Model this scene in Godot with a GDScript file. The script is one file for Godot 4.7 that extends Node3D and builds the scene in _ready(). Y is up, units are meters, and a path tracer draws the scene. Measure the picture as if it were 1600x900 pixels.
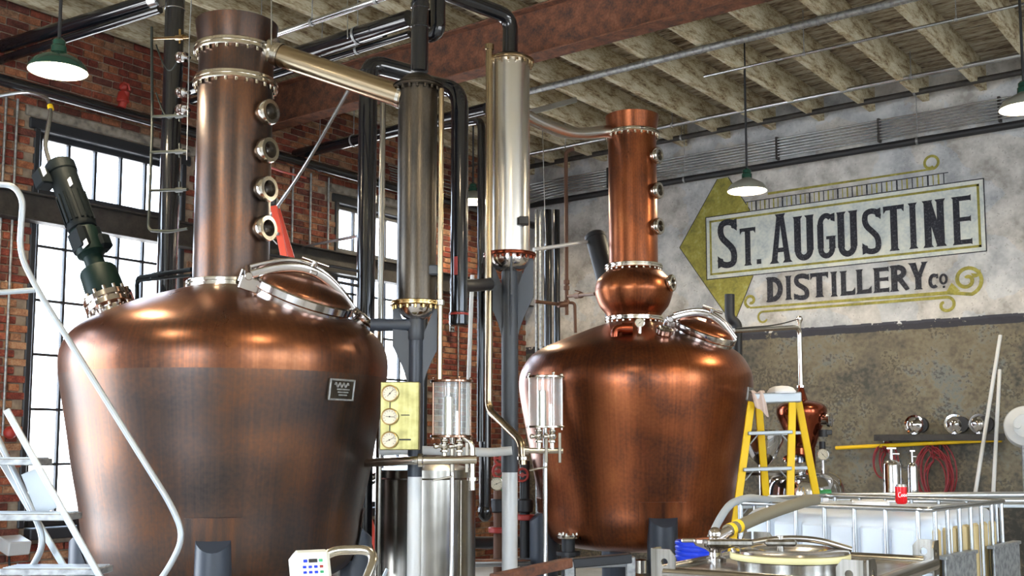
extends Node3D
# A distillery hall: two copper pot stills, their columns and condensers, a brick wall with
# steel windows on one side and a plastered wall with a painted sign on the other.
# x runs along the sign wall, z along the brick wall, y is up, metres.

const FOCAL := 1704.0          # pixels, for a 1600 x 900 frame
const CENTRE := Vector2(800.0, 533.0)
const PITCH := 0.09736
const YAW := 0.65079
const EYE := Vector3(0.0, 1.5, 0.0)
const XW := -9.2               # inner face of the brick wall
const ZW := -12.4              # inner face of the sign wall
const JOIST := 5.4             # underside of the joists
var M := {}
var used := {}
var rng := RandomNumberGenerator.new()

# ---------------------------------------------------------------- measuring
func ray(u: float, v: float) -> Vector3:
	var x := (u - CENTRE.x) / FOCAL
	var y := -(v - CENTRE.y) / FOCAL
	var up := y * cos(PITCH) + sin(PITCH)
	var fw := cos(PITCH) - y * sin(PITCH)
	return Vector3(x / fw, up / fw, 1.0)          # right, up, 1 forward

func from_level(r: Vector3) -> Vector3:
	return EYE + Vector3(cos(YAW), 0, -sin(YAW)) * r.x + Vector3(0, r.y, 0) + Vector3(-sin(YAW), 0, -cos(YAW)) * r.z

func P(u: float, v: float, d: float) -> Vector3:   # the point seen at (u, v) that lies d metres ahead
	return from_level(ray(u, v) * d)

func Pz(u: float, v: float, z: float) -> Vector3:
	var a := from_level(ray(u, v)) - EYE
	return EYE + a * (z / a.z)

func Px(u: float, v: float, x: float) -> Vector3:
	var a := from_level(ray(u, v)) - EYE
	return EYE + a * (x / a.x)

func PX(u: float, d: float, y: float) -> Vector3:  # at height y, straight below what is seen at u on eye level
	var p := P(u, 699.0, d)
	p.y = y
	return p

func Y(v: float, d: float, u := 800.0) -> float:
	return P(u, v, d).y

# ---------------------------------------------------------------- meshes
class MB:
	var V := PackedVector3Array()
	var N := PackedVector3Array()
	var U := PackedVector2Array()
	var I := PackedInt32Array()
	var layer_step := 0.0                             # lifts each further outline a hair, so that overlapping strokes never share a plane
	var layers := 0

	func vert(p: Vector3, n: Vector3, uv := Vector2.ZERO) -> int:
		V.append(p); N.append(n); U.append(uv)
		return V.size() - 1

	func face(a: int, b: int, c: int) -> void:      # wound so that the front agrees with the normals
		var g := (V[b] - V[a]).cross(V[c] - V[a])
		if g.dot(N[a] + N[b] + N[c]) > 0.0:
			I.append(a); I.append(c); I.append(b)
		else:
			I.append(a); I.append(b); I.append(c)

	func poly(pts: Array, n := Vector3.ZERO) -> void:  # flat convex polygon
		if n == Vector3.ZERO:
			n = (pts[1] - pts[0]).cross(pts[2] - pts[0]).normalized()
		var k := V.size()
		var tx := n.cross(Vector3.UP)
		if tx.length() < 0.1: tx = Vector3.RIGHT
		tx = tx.normalized()
		var ty := tx.cross(n)
		for p in pts: vert(p, n, Vector2(tx.dot(p), ty.dot(p)))
		for i in range(1, pts.size() - 1): face(k, k + i, k + i + 1)

	func box(c: Vector3, size: Vector3, b := Basis.IDENTITY, bev := 0.0) -> void:
		var h := size * 0.5
		bev = minf(bev, minf(h.x, minf(h.y, h.z)) * 0.9)
		var q := {}
		for sx in [-1, 1]:
			for sy in [-1, 1]:
				for sz in [-1, 1]:
					var s := Vector3(sx, sy, sz)
					for ax in 3:
						var e := h - Vector3(bev, bev, bev)
						e[ax] = h[ax]
						q[[sx, sy, sz, ax]] = c + b * (s * e)
		for ax in 3:
			var a1 := (ax + 1) % 3
			var a2 := (ax + 2) % 3
			for s in [-1, 1]:
				var pts := []
				for m in [[-1, -1], [1, -1], [1, 1], [-1, 1]]:
					var k := [0, 0, 0]
					k[ax] = s; k[a1] = m[0]; k[a2] = m[1]
					pts.append(q[[k[0], k[1], k[2], ax]])
				var n := Vector3.ZERO
				n[ax] = s
				poly(pts, b * n)
		if bev <= 0.0: return
		for ax in 3:                                  # edges parallel to ax
			var a1 := (ax + 1) % 3
			var a2 := (ax + 2) % 3
			for s1 in [-1, 1]:
				for s2 in [-1, 1]:
					var pts := []
					for m in [[-1, a1], [1, a1], [1, a2], [-1, a2]]:
						var k := [0, 0, 0]
						k[ax] = m[0]; k[a1] = s1; k[a2] = s2
						pts.append(q[[k[0], k[1], k[2], m[1]]])
					var n := Vector3.ZERO
					n[a1] = s1; n[a2] = s2
					poly(pts, b * n.normalized())
		for sx in [-1, 1]:
			for sy in [-1, 1]:
				for sz in [-1, 1]:
					poly([q[[sx, sy, sz, 0]], q[[sx, sy, sz, 1]], q[[sx, sy, sz, 2]]], b * Vector3(sx, sy, sz).normalized())

	# profile: Vector2(radius, height) from bottom to top along b.y, sharp where it bends by more than 35 degrees
	func lathe(o: Vector3, prof: Array, b := Basis.IDENTITY, segs := 32, a0 := 0.0, a1 := TAU, uvx := 1.0) -> void:
		var runs := []
		var cur := [prof[0]]
		for i in range(1, prof.size()):
			if i > 1:
				var d0: Vector2 = (prof[i - 1] - prof[i - 2]).normalized()
				var d1: Vector2 = (prof[i] - prof[i - 1]).normalized()
				if d0.dot(d1) < 0.82:
					runs.append(cur)
					cur = [prof[i - 1]]
			cur.append(prof[i])
		runs.append(cur)
		var length := 0.0
		for r in runs:
			var k := V.size()
			var m: int = r.size()
			var along := [length]
			for i in range(1, m):
				length += (r[i] - r[i - 1]).length()
				along.append(length)
			for i in m:
				var t := Vector2.ZERO
				if i > 0: t += (r[i] - r[i - 1]).normalized()
				if i < m - 1: t += (r[i + 1] - r[i]).normalized()
				t = t.normalized()
				for s in segs + 1:
					var a := lerpf(a0, a1, float(s) / segs)
					var rad := Vector3(cos(a), 0, -sin(a))
					vert(o + b * (rad * r[i].x + Vector3(0, r[i].y, 0)), b * (rad * t.y - Vector3(0, t.x, 0)), Vector2(float(s) / segs * uvx, along[i]))
			for i in m - 1:
				for s in segs:
					var p := k + i * (segs + 1) + s
					if r[i].x > 0.0: face(p, p + 1, p + segs + 1)
					if r[i + 1].x > 0.0: face(p + 1, p + segs + 2, p + segs + 1)

	func cyl(a: Vector3, c: Vector3, r0: float, r1 := -1.0, segs := 16, cap := true, bev := 0.0) -> void:
		if r1 < 0.0: r1 = r0
		var l := (c - a).length()
		var pr := []
		if cap: pr.append(Vector2(0, 0))
		if bev > 0.0:
			pr.append_array([Vector2(r0 - bev, 0), Vector2(r0, bev), Vector2(r1, l - bev), Vector2(r1 - bev, l)])
		else:
			pr.append_array([Vector2(r0, 0), Vector2(r1, l)])
		if cap: pr.append(Vector2(0, l))
		lathe(a, pr, MB.aim(c - a), segs)

	func ball(c: Vector3, r: float, segs := 14, sy := 1.0) -> void:
		var pr := []
		for i in 9:
			var a := -PI / 2 + PI * i / 8.0
			pr.append(Vector2(maxf(cos(a) * r, 0.0), sin(a) * r * sy))
		lathe(c, pr, Basis.IDENTITY, segs)

	static func aim(d: Vector3) -> Basis:             # a basis whose y points along d
		var y := d.normalized()
		var x := y.cross(Vector3(0, 0, 1)) if absf(y.z) < 0.9 else y.cross(Vector3(1, 0, 0))
		x = x.normalized()
		return Basis(x, y, x.cross(y))

	static func rounded(pts: Array, R: float, n := 5) -> Array:
		var out := [pts[0]]
		for i in range(1, pts.size() - 1):
			var a: Vector3 = pts[i - 1] - pts[i]
			var c: Vector3 = pts[i + 1] - pts[i]
			var k := minf(R, minf(a.length(), c.length()) * 0.48)
			var p0: Vector3 = pts[i] + a.normalized() * k
			var p2: Vector3 = pts[i] + c.normalized() * k
			for j in n + 1:
				var t := float(j) / n
				out.append(p0.lerp(pts[i], t).lerp(pts[i].lerp(p2, t), t))
		out.append(pts[-1])
		return out

	func tube(pts: Array, r: float, segs := 12, cap := true, flat := 1.0, up := Vector3.ZERO) -> void:
		var m := pts.size()
		var x := Vector3.ZERO
		var base := V.size()
		var length := 0.0
		for i in m:
			var t := Vector3.ZERO
			if i > 0: t += (pts[i] - pts[i - 1]).normalized()
			if i < m - 1: t += (pts[i + 1] - pts[i]).normalized()
			t = t.normalized()
			if up != Vector3.ZERO: x = t.cross(up).normalized()
			elif i == 0: x = MB.aim(t).x
			else: x = (x - t * x.dot(t)).normalized()
			var y := t.cross(x)
			if i > 0: length += (pts[i] - pts[i - 1]).length()
			for s in segs + 1:
				var a := TAU * s / segs
				vert(pts[i] + x * cos(a) * r + y * sin(a) * r * flat, (x * cos(a) * flat + y * sin(a)).normalized(), Vector2(float(s) / segs, length))
		for i in m - 1:
			for s in segs:
				var p := base + i * (segs + 1) + s
				face(p, p + 1, p + segs + 1)
				face(p + 1, p + segs + 2, p + segs + 1)
		if cap:
			for e in [0, m - 1]:
				var t: Vector3 = (pts[0] - pts[1]) if e == 0 else (pts[m - 1] - pts[m - 2])
				var ring := []
				for s in segs: ring.append(V[base + e * (segs + 1) + s])
				poly(ring, t.normalized())

	# a flat outline in the plane of b.x and b.y, thick along b.z
	func prism(o: Vector3, outline: PackedVector2Array, b: Basis, depth: float) -> void:
		o += b.z * layer_step * layers
		layers += 1
		var tri := Geometry2D.triangulate_polygon(outline)
		for s in [-0.5, 0.5]:
			var k := V.size()
			for q in outline: vert(o + b * Vector3(q.x, q.y, depth * s), b.z * signf(s), q)
			for i in range(0, tri.size(), 3): face(k + tri[i], k + tri[i + 1], k + tri[i + 2])
		var n := outline.size()
		var turn := -1.0 if Geometry2D.is_polygon_clockwise(outline) else 1.0
		for i in n:
			var p := outline[i]
			var q := outline[(i + 1) % n]
			var e := (q - p).normalized() * turn
			poly([o + b * Vector3(p.x, p.y, -depth / 2), o + b * Vector3(q.x, q.y, -depth / 2), o + b * Vector3(q.x, q.y, depth / 2), o + b * Vector3(p.x, p.y, depth / 2)], (b * Vector3(e.y, -e.x, 0)).normalized())

	func mesh(at: Vector3) -> ArrayMesh:
		var a := []
		a.resize(Mesh.ARRAY_MAX)
		var W := PackedVector3Array()
		W.resize(V.size())
		for i in V.size(): W[i] = V[i] - at
		a[Mesh.ARRAY_VERTEX] = W
		a[Mesh.ARRAY_NORMAL] = N
		a[Mesh.ARRAY_TEX_UV] = U
		a[Mesh.ARRAY_INDEX] = I
		var m := ArrayMesh.new()
		m.add_surface_from_arrays(Mesh.PRIMITIVE_TRIANGLES, a)
		return m

# ---------------------------------------------------------------- objects
func numbered(called: String) -> String:
	var n: int = used.get(called, -1) + 1
	used[called] = n
	return called if n == 0 else "%s_%03d" % [called, n]

func tag(o: Node, label: String, category: String, group := "") -> Node:
	o.set_meta("label", label)
	o.set_meta("category", category)
	if group != "": o.set_meta("group", group)
	return o

func thing(called: String, label: String, category: String, at: Vector3, group := "") -> Node3D:
	var o := Node3D.new()
	o.name = numbered(called)
	add_child(o, true)
	o.position = at
	tag(o, label, category, group)
	return o

func place_of(n: Node) -> Vector3:
	var p := Vector3.ZERO
	while n != null and n != self:
		p += n.position
		n = n.get_parent()
	return p

func part(called: String, mb: MB, mat: Material, parent: Node, label := "") -> MeshInstance3D:
	var o := MeshInstance3D.new()
	o.name = called
	o.mesh = mb.mesh(place_of(parent))
	o.material_override = mat
	parent.add_child(o, true)
	if label != "": o.set_meta("label", label)
	return o

func solo(called: String, mb: MB, mat: Material, at: Vector3, label: String, category: String, group := "") -> MeshInstance3D:
	var o := MeshInstance3D.new()
	o.name = numbered(called)
	o.mesh = mb.mesh(at)
	o.material_override = mat
	o.position = at
	add_child(o, true)
	tag(o, label, category, group)
	return o

func struct(called: String, mb: MB, mat: Material, at := Vector3.ZERO) -> MeshInstance3D:
	var o := MeshInstance3D.new()
	o.name = called
	o.mesh = mb.mesh(at)
	o.material_override = mat
	o.position = at
	add_child(o, true)
	o.set_meta("kind", "structure")
	return o

func piece(called: String, mesh: Mesh, mat: Material, parent: Node, xf: Transform3D) -> MeshInstance3D:
	var o := MeshInstance3D.new()
	o.name = called
	o.mesh = mesh
	o.material_override = mat
	o.transform = xf
	parent.add_child(o, true)
	return o

func stuff(o: Node) -> void:                        # too small to pick apart singly
	o.set_meta("kind", "stuff")

func bolts(mb: MB, c: Vector3, b: Basis, R: float, n: int, r: float, h: float, down := 0.0) -> void:
	for i in n:
		var a := TAU * (i + 0.5) / n
		var p := c + b * (Vector3(cos(a), 0, sin(a)) * R)
		mb.cyl(p - b.y * down, p + b.y * h, r, r, 6)

# ---------------------------------------------------------------- materials
func noise_bytes(w: int, h: int, freq: float, sd: int, oct := 4, kind := FastNoiseLite.TYPE_SIMPLEX_SMOOTH) -> PackedByteArray:
	var n := FastNoiseLite.new()
	n.noise_type = kind
	n.seed = sd
	n.frequency = freq
	n.fractal_octaves = oct
	var im := n.get_seamless_image(w, h, false, false, 0.12, true)
	im.convert(Image.FORMAT_L8)
	return im.get_data()

func streak_bytes(w: int, h: int, hn: int, freq: float, sd: int) -> PackedByteArray:   # drawn out along v
	var n := FastNoiseLite.new()
	n.seed = sd
	n.frequency = freq
	n.fractal_octaves = 4
	var im := n.get_seamless_image(w, hn, false, false, 0.2, true)
	im.resize(w, h, Image.INTERPOLATE_CUBIC)
	im.convert(Image.FORMAT_L8)
	return im.get_data()

func tex(w: int, h: int, data: PackedByteArray) -> ImageTexture:
	var im := Image.create_from_data(w, h, false, Image.FORMAT_RGB8, data)
	im.generate_mipmaps()
	return ImageTexture.create_from_image(im)

func three(cols: Array, t: float) -> Color:          # along a row of colours
	t = clampf(t, 0.0, 0.999) * (cols.size() - 1)
	var i := int(t)
	return cols[i].lerp(cols[i + 1], t - i)

# colour picked from cols by a mix of noises, each [bytes, weight]
func ramp_tex(w: int, h: int, layers: Array, cols: Array, gain := 1.0, shift := 0.0) -> ImageTexture:
	var data := PackedByteArray()
	data.resize(w * h * 3)
	var lut := []
	for i in 256:
		lut.append(three(cols, clampf((i / 255.0 - 0.5) * gain + 0.5 + shift, 0, 1)))
	var lr := PackedByteArray(); var lg := PackedByteArray(); var lb := PackedByteArray()
	for c in lut:
		lr.append(int(c.r * 255)); lg.append(int(c.g * 255)); lb.append(int(c.b * 255))
	var total := 0.0
	for l in layers: total += l[1]
	var L0: PackedByteArray = layers[0][0]
	var w0: float = layers[0][1] / total
	var L1: PackedByteArray = layers[1][0] if layers.size() > 1 else L0
	var w1: float = (layers[1][1] / total) if layers.size() > 1 else 0.0
	var L2: PackedByteArray = layers[2][0] if layers.size() > 2 else L0
	var w2: float = (layers[2][1] / total) if layers.size() > 2 else 0.0
	for i in w * h:
		var k := int(L0[i] * w0 + L1[i] * w1 + L2[i] * w2)
		data[i * 3] = lr[k]; data[i * 3 + 1] = lg[k]; data[i * 3 + 2] = lb[k]
	return tex(w, h, data)

func mat(col: Color, rough := 0.6, metal := 0.0) -> StandardMaterial3D:
	var m := StandardMaterial3D.new()
	m.albedo_color = col
	m.roughness = rough
	m.metallic = metal
	return m

func tmat(t: Texture2D, rough := 0.7, metal := 0.0, scale := 1.0, world := false) -> StandardMaterial3D:
	var m := mat(Color.WHITE, rough, metal)
	m.albedo_texture = t
	if scale > 0.0:
		m.uv1_triplanar = true
		m.uv1_world_triplanar = world
		m.uv1_scale = Vector3.ONE * scale
	return m

func c8(r: int, g: int, b: int) -> Color:
	return Color8(r, g, b)

func proj(p: Vector3) -> Vector2:
	var q := p - EYE
	var r := q.dot(Vector3(cos(YAW), 0, -sin(YAW)))
	var f := q.dot(Vector3(-sin(YAW), 0, -cos(YAW)))
	var yc := q.y * cos(PITCH) - f * sin(PITCH)
	var zc := q.y * sin(PITCH) + f * cos(PITCH)
	return Vector2(CENTRE.x + FOCAL * r / zc, CENTRE.y - FOCAL * yc / zc)

func copper(cols: Array, sd: int, rough: float, gain := 1.25) -> StandardMaterial3D:
	var t := ramp_tex(512, 512, [[streak_bytes(512, 512, 8, 0.3, sd), 0.4], [noise_bytes(512, 512, 0.007, sd + 1, 3), 1.0], [noise_bytes(512, 512, 0.15, sd + 2), 0.4]], cols, gain)
	var m := tmat(t, rough, 0.92, 0.0)
	m.uv1_scale = Vector3(1, 0.36, 1)
	var rt := ramp_tex(256, 256, [[noise_bytes(256, 256, 0.02, sd + 5), 1.0], [streak_bytes(256, 256, 10, 0.08, sd + 6), 0.8]], [Color(0.8, 0.8, 0.8), Color(1, 1, 1)], 1.4)
	m.roughness_texture = rt
	return m

func wall_texture() -> ImageTexture:            # plaster: pale and mottled above the painted stripe, bare and stained below
	var w := 1536
	var h := 1024
	var span := Vector2(9.0, 6.0)
	var big := noise_bytes(w, h, 0.0042, 11, 5)
	var mid := noise_bytes(w, h, 0.016, 12, 4)
	var fine := noise_bytes(w, h, 0.085, 13, 3)
	var edge := noise_bytes(w, h, 0.02, 14, 4)
	var pits := noise_bytes(w, h, 0.13, 15, 4)
	var pale := [c8(150, 146, 140), c8(168, 165, 160), c8(180, 177, 172), c8(191, 188, 183), c8(202, 199, 193)]
	var blue := [c8(152, 154, 157), c8(170, 172, 174), c8(184, 186, 187), c8(198, 199, 198)]
	var bare := [c8(66, 64, 59), c8(86, 82, 73), c8(102, 94, 79), c8(113, 105, 87), c8(114, 110, 100), c8(104, 107, 104)]
	var data := PackedByteArray()
	data.resize(w * h * 3)
	var y_line := 2.89
	for j in h:
		var y := span.y * (1.0 - (j + 0.5) / h)
		for i in w:
			var k := j * w + i
			var b := big[k] / 255.0
			var m := mid[k] / 255.0
			var f := fine[k] / 255.0
			var e := edge[k] / 255.0
			var pt := pits[k] / 255.0
			var c: Color
			var above := y - y_line - (e - 0.5) * 0.02
			var bare_patch := above < 0.0
			if above > 0.0:
				var q := (m - 0.5) * 1.5 + (f - 0.5) * 0.55 + 0.5
				c = three(pale, q) if b < 0.52 else three(blue, q)
				if pt * 0.6 + f * 0.4 > 0.70: c = c.lerp(c8(112, 108, 104), 0.35)
			if bare_patch:
				var q := (m - 0.5) * 0.9 + (b - 0.5) * 1.0 + (f - 0.5) * 0.7 + 0.47
				c = three(bare, q)
				if pt * 0.5 + m * 0.5 > 0.615 + 0.1 * (b - 0.4): c = c.lerp(c8(48, 46, 43), 0.45)
				if pt < 0.2: c = c.lerp(c8(140, 134, 120), 0.4)
			var s := y - (y_line - 0.02)
			if absf(s) < 0.05 + (e - 0.5) * 0.016 and m * 0.55 + f * 0.45 < 0.62 + 0.1 * b:
				c = c.lerp(c8(43, 44, 54), 0.88)
			data[k * 3] = int(c.r * 255); data[k * 3 + 1] = int(c.g * 255); data[k * 3 + 2] = int(c.b * 255)
	return tex(w, h, data)

func make_materials() -> void:
	M.copper_a = copper([c8(60, 56, 56), c8(76, 68, 65), c8(92, 74, 66), c8(112, 80, 62), c8(128, 90, 66)], 21, 0.37)
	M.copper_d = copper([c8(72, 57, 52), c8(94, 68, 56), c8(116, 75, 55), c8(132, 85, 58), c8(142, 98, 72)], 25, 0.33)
	M.copper_b = copper([c8(62, 48, 44), c8(102, 64, 48), c8(136, 78, 50), c8(156, 92, 56), c8(166, 112, 80)], 31, 0.33)
	M.copper_c = copper([c8(104, 54, 40), c8(146, 72, 48), c8(164, 84, 54)], 41, 0.2)
	M.bronze = copper([c8(46, 44, 43), c8(66, 62, 57), c8(86, 78, 68), c8(104, 98, 90)], 51, 0.36)
	M.steel = mat(c8(222, 220, 216), 0.27, 1.0)
	var bt := ramp_tex(512, 512, [[streak_bytes(512, 512, 8, 0.06, 61), 1.0], [noise_bytes(512, 512, 0.012, 62), 0.6]], [c8(120, 116, 108), c8(158, 154, 146), c8(186, 182, 176)], 1.4)
	M.brushed = tmat(bt, 0.26, 1.0, 0.0)
	M.brushed.uv1_scale = Vector3(1, 0.4, 1)
	M.polished = mat(c8(214, 208, 196), 0.16, 1.0)
	M.chrome = mat(c8(222, 222, 224), 0.07, 1.0)
	M.chrome_lid = mat(c8(206, 200, 196), 0.13, 1.0)
	M.brass = tmat(ramp_tex(256, 256, [[streak_bytes(256, 256, 6, 0.05, 71), 1.0], [noise_bytes(256, 256, 0.02, 72), 1.0]], [c8(112, 104, 66), c8(142, 134, 84), c8(168, 160, 110)], 1.5), 0.34, 0.85, 2.2)
	M.brass_rim = mat(c8(196, 166, 112), 0.22, 1.0)
	M.warm_steel = mat(c8(184, 166, 138), 0.22, 1.0)
	M.safe_copper = mat(c8(150, 116, 98), 0.2, 1.0)
	M.black = mat(c8(20, 22, 27), 0.13, 0.0)
	M.black.clearcoat_enabled = true
	M.black.clearcoat = 0.6
	M.black.clearcoat_roughness = 0.06
	M.black_matt = mat(c8(30, 31, 34), 0.5, 0.0)
	M.leg_paint = mat(c8(48, 54, 64), 0.42, 0.0)
	M.grey_paint = mat(c8(58, 62, 68), 0.45, 0.0)
	M.white_paint = mat(c8(206, 208, 208), 0.35, 0.0)
	M.dark_steel = tmat(ramp_tex(256, 256, [[noise_bytes(256, 256, 0.03, 81), 1.0], [noise_bytes(256, 256, 0.12, 82), 0.6]], [c8(36, 34, 33), c8(54, 51, 48), c8(68, 63, 58)], 1.3), 0.55, 0.2, 0.9, true)
	M.rust = tmat(ramp_tex(512, 512, [[noise_bytes(512, 512, 0.02, 83), 1.0], [noise_bytes(512, 512, 0.1, 84), 0.6]], [c8(62, 48, 43), c8(92, 60, 46), c8(116, 72, 50), c8(132, 90, 68)], 1.5), 0.75, 0.1, 0.7, true)
	M.window_steel = mat(c8(38, 41, 46), 0.5, 0.2)
	M.galv = mat(c8(186, 189, 192), 0.24, 0.95)
	M.galv_old = tmat(ramp_tex(256, 256, [[noise_bytes(256, 256, 0.05, 85), 1.0]], [c8(118, 120, 122), c8(156, 158, 158), c8(178, 180, 178)], 1.4), 0.45, 0.7, 1.5, true)
	M.alu = mat(c8(204, 208, 212), 0.3, 0.9)
	M.alu_paint = mat(c8(166, 172, 176), 0.4, 0.5)
	M.rust_pipe = mat(c8(96, 66, 50), 0.6, 0.3)
	M.verdigris = mat(c8(44, 48, 42), 0.5, 0.3)
	M.red_iron = mat(c8(150, 44, 36), 0.45, 0.0)
	M.green = mat(c8(7, 25, 21), 0.5, 0.0)
	M.green_enamel = mat(c8(28, 62, 50), 0.2, 0.0)
	M.white_enamel = mat(c8(238, 236, 226), 0.25, 0.0)
	M.lit_grey_enamel = mat(c8(128, 128, 118), 0.3, 0.0)  # green enamel as it looks when lit, the light put into the colour
	M.motor = mat(c8(13, 18, 20), 0.6, 0.1)
	M.motor.metallic_specular = 0.2
	M.green.metallic_specular = 0.25
	M.plaster = tmat(wall_texture(), 0.86, 0.0, 0.0)
	M.bare_plaster = mat(c8(222, 220, 214), 0.9, 0.0)
	M.concrete = tmat(ramp_tex(512, 512, [[noise_bytes(512, 512, 0.008, 91), 1.0], [noise_bytes(512, 512, 0.09, 92), 0.4]], [c8(166, 163, 157), c8(188, 185, 178), c8(202, 199, 192)], 1.2), 0.55, 0.0, 0.3, true)
	M.mortar = tmat(ramp_tex(256, 256, [[noise_bytes(256, 256, 0.04, 93), 1.0]], [c8(120, 106, 92), c8(160, 146, 128)], 1.3), 0.95, 0.0, 0.8, true)
	M.lintel = tmat(ramp_tex(256, 256, [[noise_bytes(256, 256, 0.04, 94), 1.0]], [c8(96, 90, 82), c8(136, 128, 116), c8(152, 146, 134)], 1.4), 0.92, 0.0, 0.8, true)
	var brick_cols := [[c8(108, 48, 38), c8(140, 66, 50)], [c8(128, 66, 48), c8(160, 88, 62)], [c8(144, 88, 60), c8(174, 116, 80)], [c8(94, 50, 42), c8(120, 68, 54)], [c8(150, 106, 78), c8(174, 136, 104)]]
	M.bricks = []
	for i in brick_cols.size():
		M.bricks.append(tmat(ramp_tex(256, 256, [[noise_bytes(256, 256, 0.03, 100 + i), 1.0], [noise_bytes(256, 256, 0.14, 110 + i), 0.8]], [brick_cols[i][0].darkened(0.25), brick_cols[i][0], brick_cols[i][1], c8(160, 132, 108)], 1.4, -0.06), 0.9, 0.0, 1.3, true))
	M.brick_rest = tmat(ramp_tex(256, 256, [[noise_bytes(256, 256, 0.03, 120), 1.0], [noise_bytes(256, 256, 0.14, 121), 0.8]], [Color(0.55, 0.55, 0.55), Color(1, 1, 1)], 1.4), 0.9, 0.0, 1.3, true)
	M.brick_rest.vertex_color_use_as_albedo = true
	M.planks = []
	for i in 3:
		var t := ramp_tex(512, 512, [[noise_bytes(512, 512, 0.014, 130 + i), 1.0], [noise_bytes(512, 512, 0.07, 140 + i), 0.8]], [c8(58, 42, 32), c8(116, 98, 80), c8(156, 144, 122), c8(176, 166, 146), c8(188, 182, 166)], 1.9, 0.07 - 0.05 * i)
		var m := tmat(t, 0.88, 0.0, 1.0, true)
		m.uv1_scale = Vector3(0.25, 0.5, 1.3)
		M.planks.append(m)
	M.joist = tmat(ramp_tex(512, 512, [[noise_bytes(512, 512, 0.016, 150), 1.0], [noise_bytes(512, 512, 0.09, 151), 0.7]], [c8(92, 70, 50), c8(152, 136, 106), c8(190, 180, 152), c8(206, 200, 178)], 1.7, 0.1), 0.85, 0.0, 1.0, true)
	M.joist.uv1_scale = Vector3(1.2, 1.2, 0.3)
	M.glass = mat(Color(0.92, 0.96, 1.0, 0.08), 0.02, 0.0)
	M.glass.transparency = BaseMaterial3D.TRANSPARENCY_ALPHA
	M.clear_glass = mat(Color(0.9, 0.95, 0.95, 0.16), 0.015, 0.0)
	M.clear_glass.transparency = BaseMaterial3D.TRANSPARENCY_ALPHA
	M.dark_glass = mat(c8(26, 18, 16), 0.05, 0.0)
	M.navy = tmat(ramp_tex(512, 512, [[noise_bytes(512, 512, 0.05, 160), 1.0], [noise_bytes(512, 512, 0.22, 161), 1.3]], [c8(26, 27, 36), c8(28, 29, 38), c8(31, 32, 41), c8(54, 55, 64), c8(150, 154, 156)], 1.9, -0.02), 0.8, 0.0, 1.1, true)
	M.olive = tmat(ramp_tex(256, 256, [[noise_bytes(256, 256, 0.02, 162), 1.0], [noise_bytes(256, 256, 0.1, 163), 0.6]], [c8(112, 110, 56), c8(136, 130, 58), c8(152, 145, 66), c8(166, 162, 104)], 1.5), 0.82, 0.0, 0.9, true)
	M.sign_ground = tmat(ramp_tex(512, 512, [[noise_bytes(512, 512, 0.01, 164), 1.0], [noise_bytes(512, 512, 0.06, 165), 0.7]], [c8(170, 178, 180), c8(192, 198, 194), c8(208, 211, 202), c8(214, 214, 204)], 1.4), 0.84, 0.0, 0.7, true)
	M.yellow = mat(c8(232, 190, 20), 0.45, 0.0)
	M.orange = mat(c8(226, 82, 62), 0.42, 0.0)
	M.hose_red = mat(c8(126, 26, 34), 0.4, 0.0)
	M.cloth = mat(c8(206, 186, 176), 0.95, 0.0)
	M.plastic = mat(c8(226, 236, 248), 0.42, 0.0)
	M.plastic.backlight_enabled = true
	M.plastic.backlight = Color(0.5, 0.52, 0.55)
	M.plastic_tan = mat(c8(190, 168, 118), 0.45, 0.0)
	M.plastic_tan.backlight_enabled = true
	M.plastic_tan.backlight = Color(0.3, 0.26, 0.18)
	M.bucket = mat(c8(18, 54, 196), 0.35, 0.0)
	M.hose_olive = mat(c8(112, 104, 84), 0.6, 0.0)
	M.hose_grey = mat(c8(150, 152, 150), 0.5, 0.0)
	M.dial = mat(c8(214, 206, 184), 0.5, 0.0)
	M.ink = mat(c8(30, 28, 26), 0.6, 0.0)
	M.beige = mat(c8(206, 204, 190), 0.45, 0.0)
	M.can = mat(c8(214, 18, 28), 0.25, 0.3)
	M.white = mat(c8(240, 240, 240), 0.5, 0.0)
	M.gasket = mat(c8(214, 204, 150), 0.5, 0.0)
	M.frosted = mat(c8(196, 198, 198), 0.4, 0.0)
	M.frosted.backlight_enabled = true
	M.frosted.backlight = Color(0.3, 0.3, 0.3)
	M.glow = mat(c8(255, 246, 228), 0.4, 0.0)
	M.glow.emission_enabled = true
	M.glow.emission = Color(1.0, 0.93, 0.8)
	M.glow.emission_energy_multiplier = 6.0

func wall_boxes(mb: MB, along_x: bool, face: float, thick: float, a0: float, a1: float, y0: float, y1: float, holes: Array) -> void:
	var cuts := [[a0, a0, 0, 0]]
	cuts.append_array(holes)
	cuts.append([a1, a1, 0, 0])
	for i in cuts.size():
		var hl: Array = cuts[i]
		if i > 0:
			wall_box(mb, along_x, face, thick, cuts[i - 1][1], hl[0], y0, y1)
		if hl[1] > hl[0]:
			wall_box(mb, along_x, face, thick, hl[0], hl[1], y0, hl[2])
			wall_box(mb, along_x, face, thick, hl[0], hl[1], hl[3], y1)

func wall_box(mb: MB, along_x: bool, face: float, thick: float, a0: float, a1: float, y0: float, y1: float) -> void:
	if a1 - a0 < 0.001 or y1 - y0 < 0.001: return
	if along_x: mb.box(Vector3((a0 + a1) / 2, (y0 + y1) / 2, face + thick / 2), Vector3(a1 - a0, y1 - y0, absf(thick)))
	else: mb.box(Vector3(face + thick / 2, (y0 + y1) / 2, (a0 + a1) / 2), Vector3(absf(thick), y1 - y0, a1 - a0))

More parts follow.
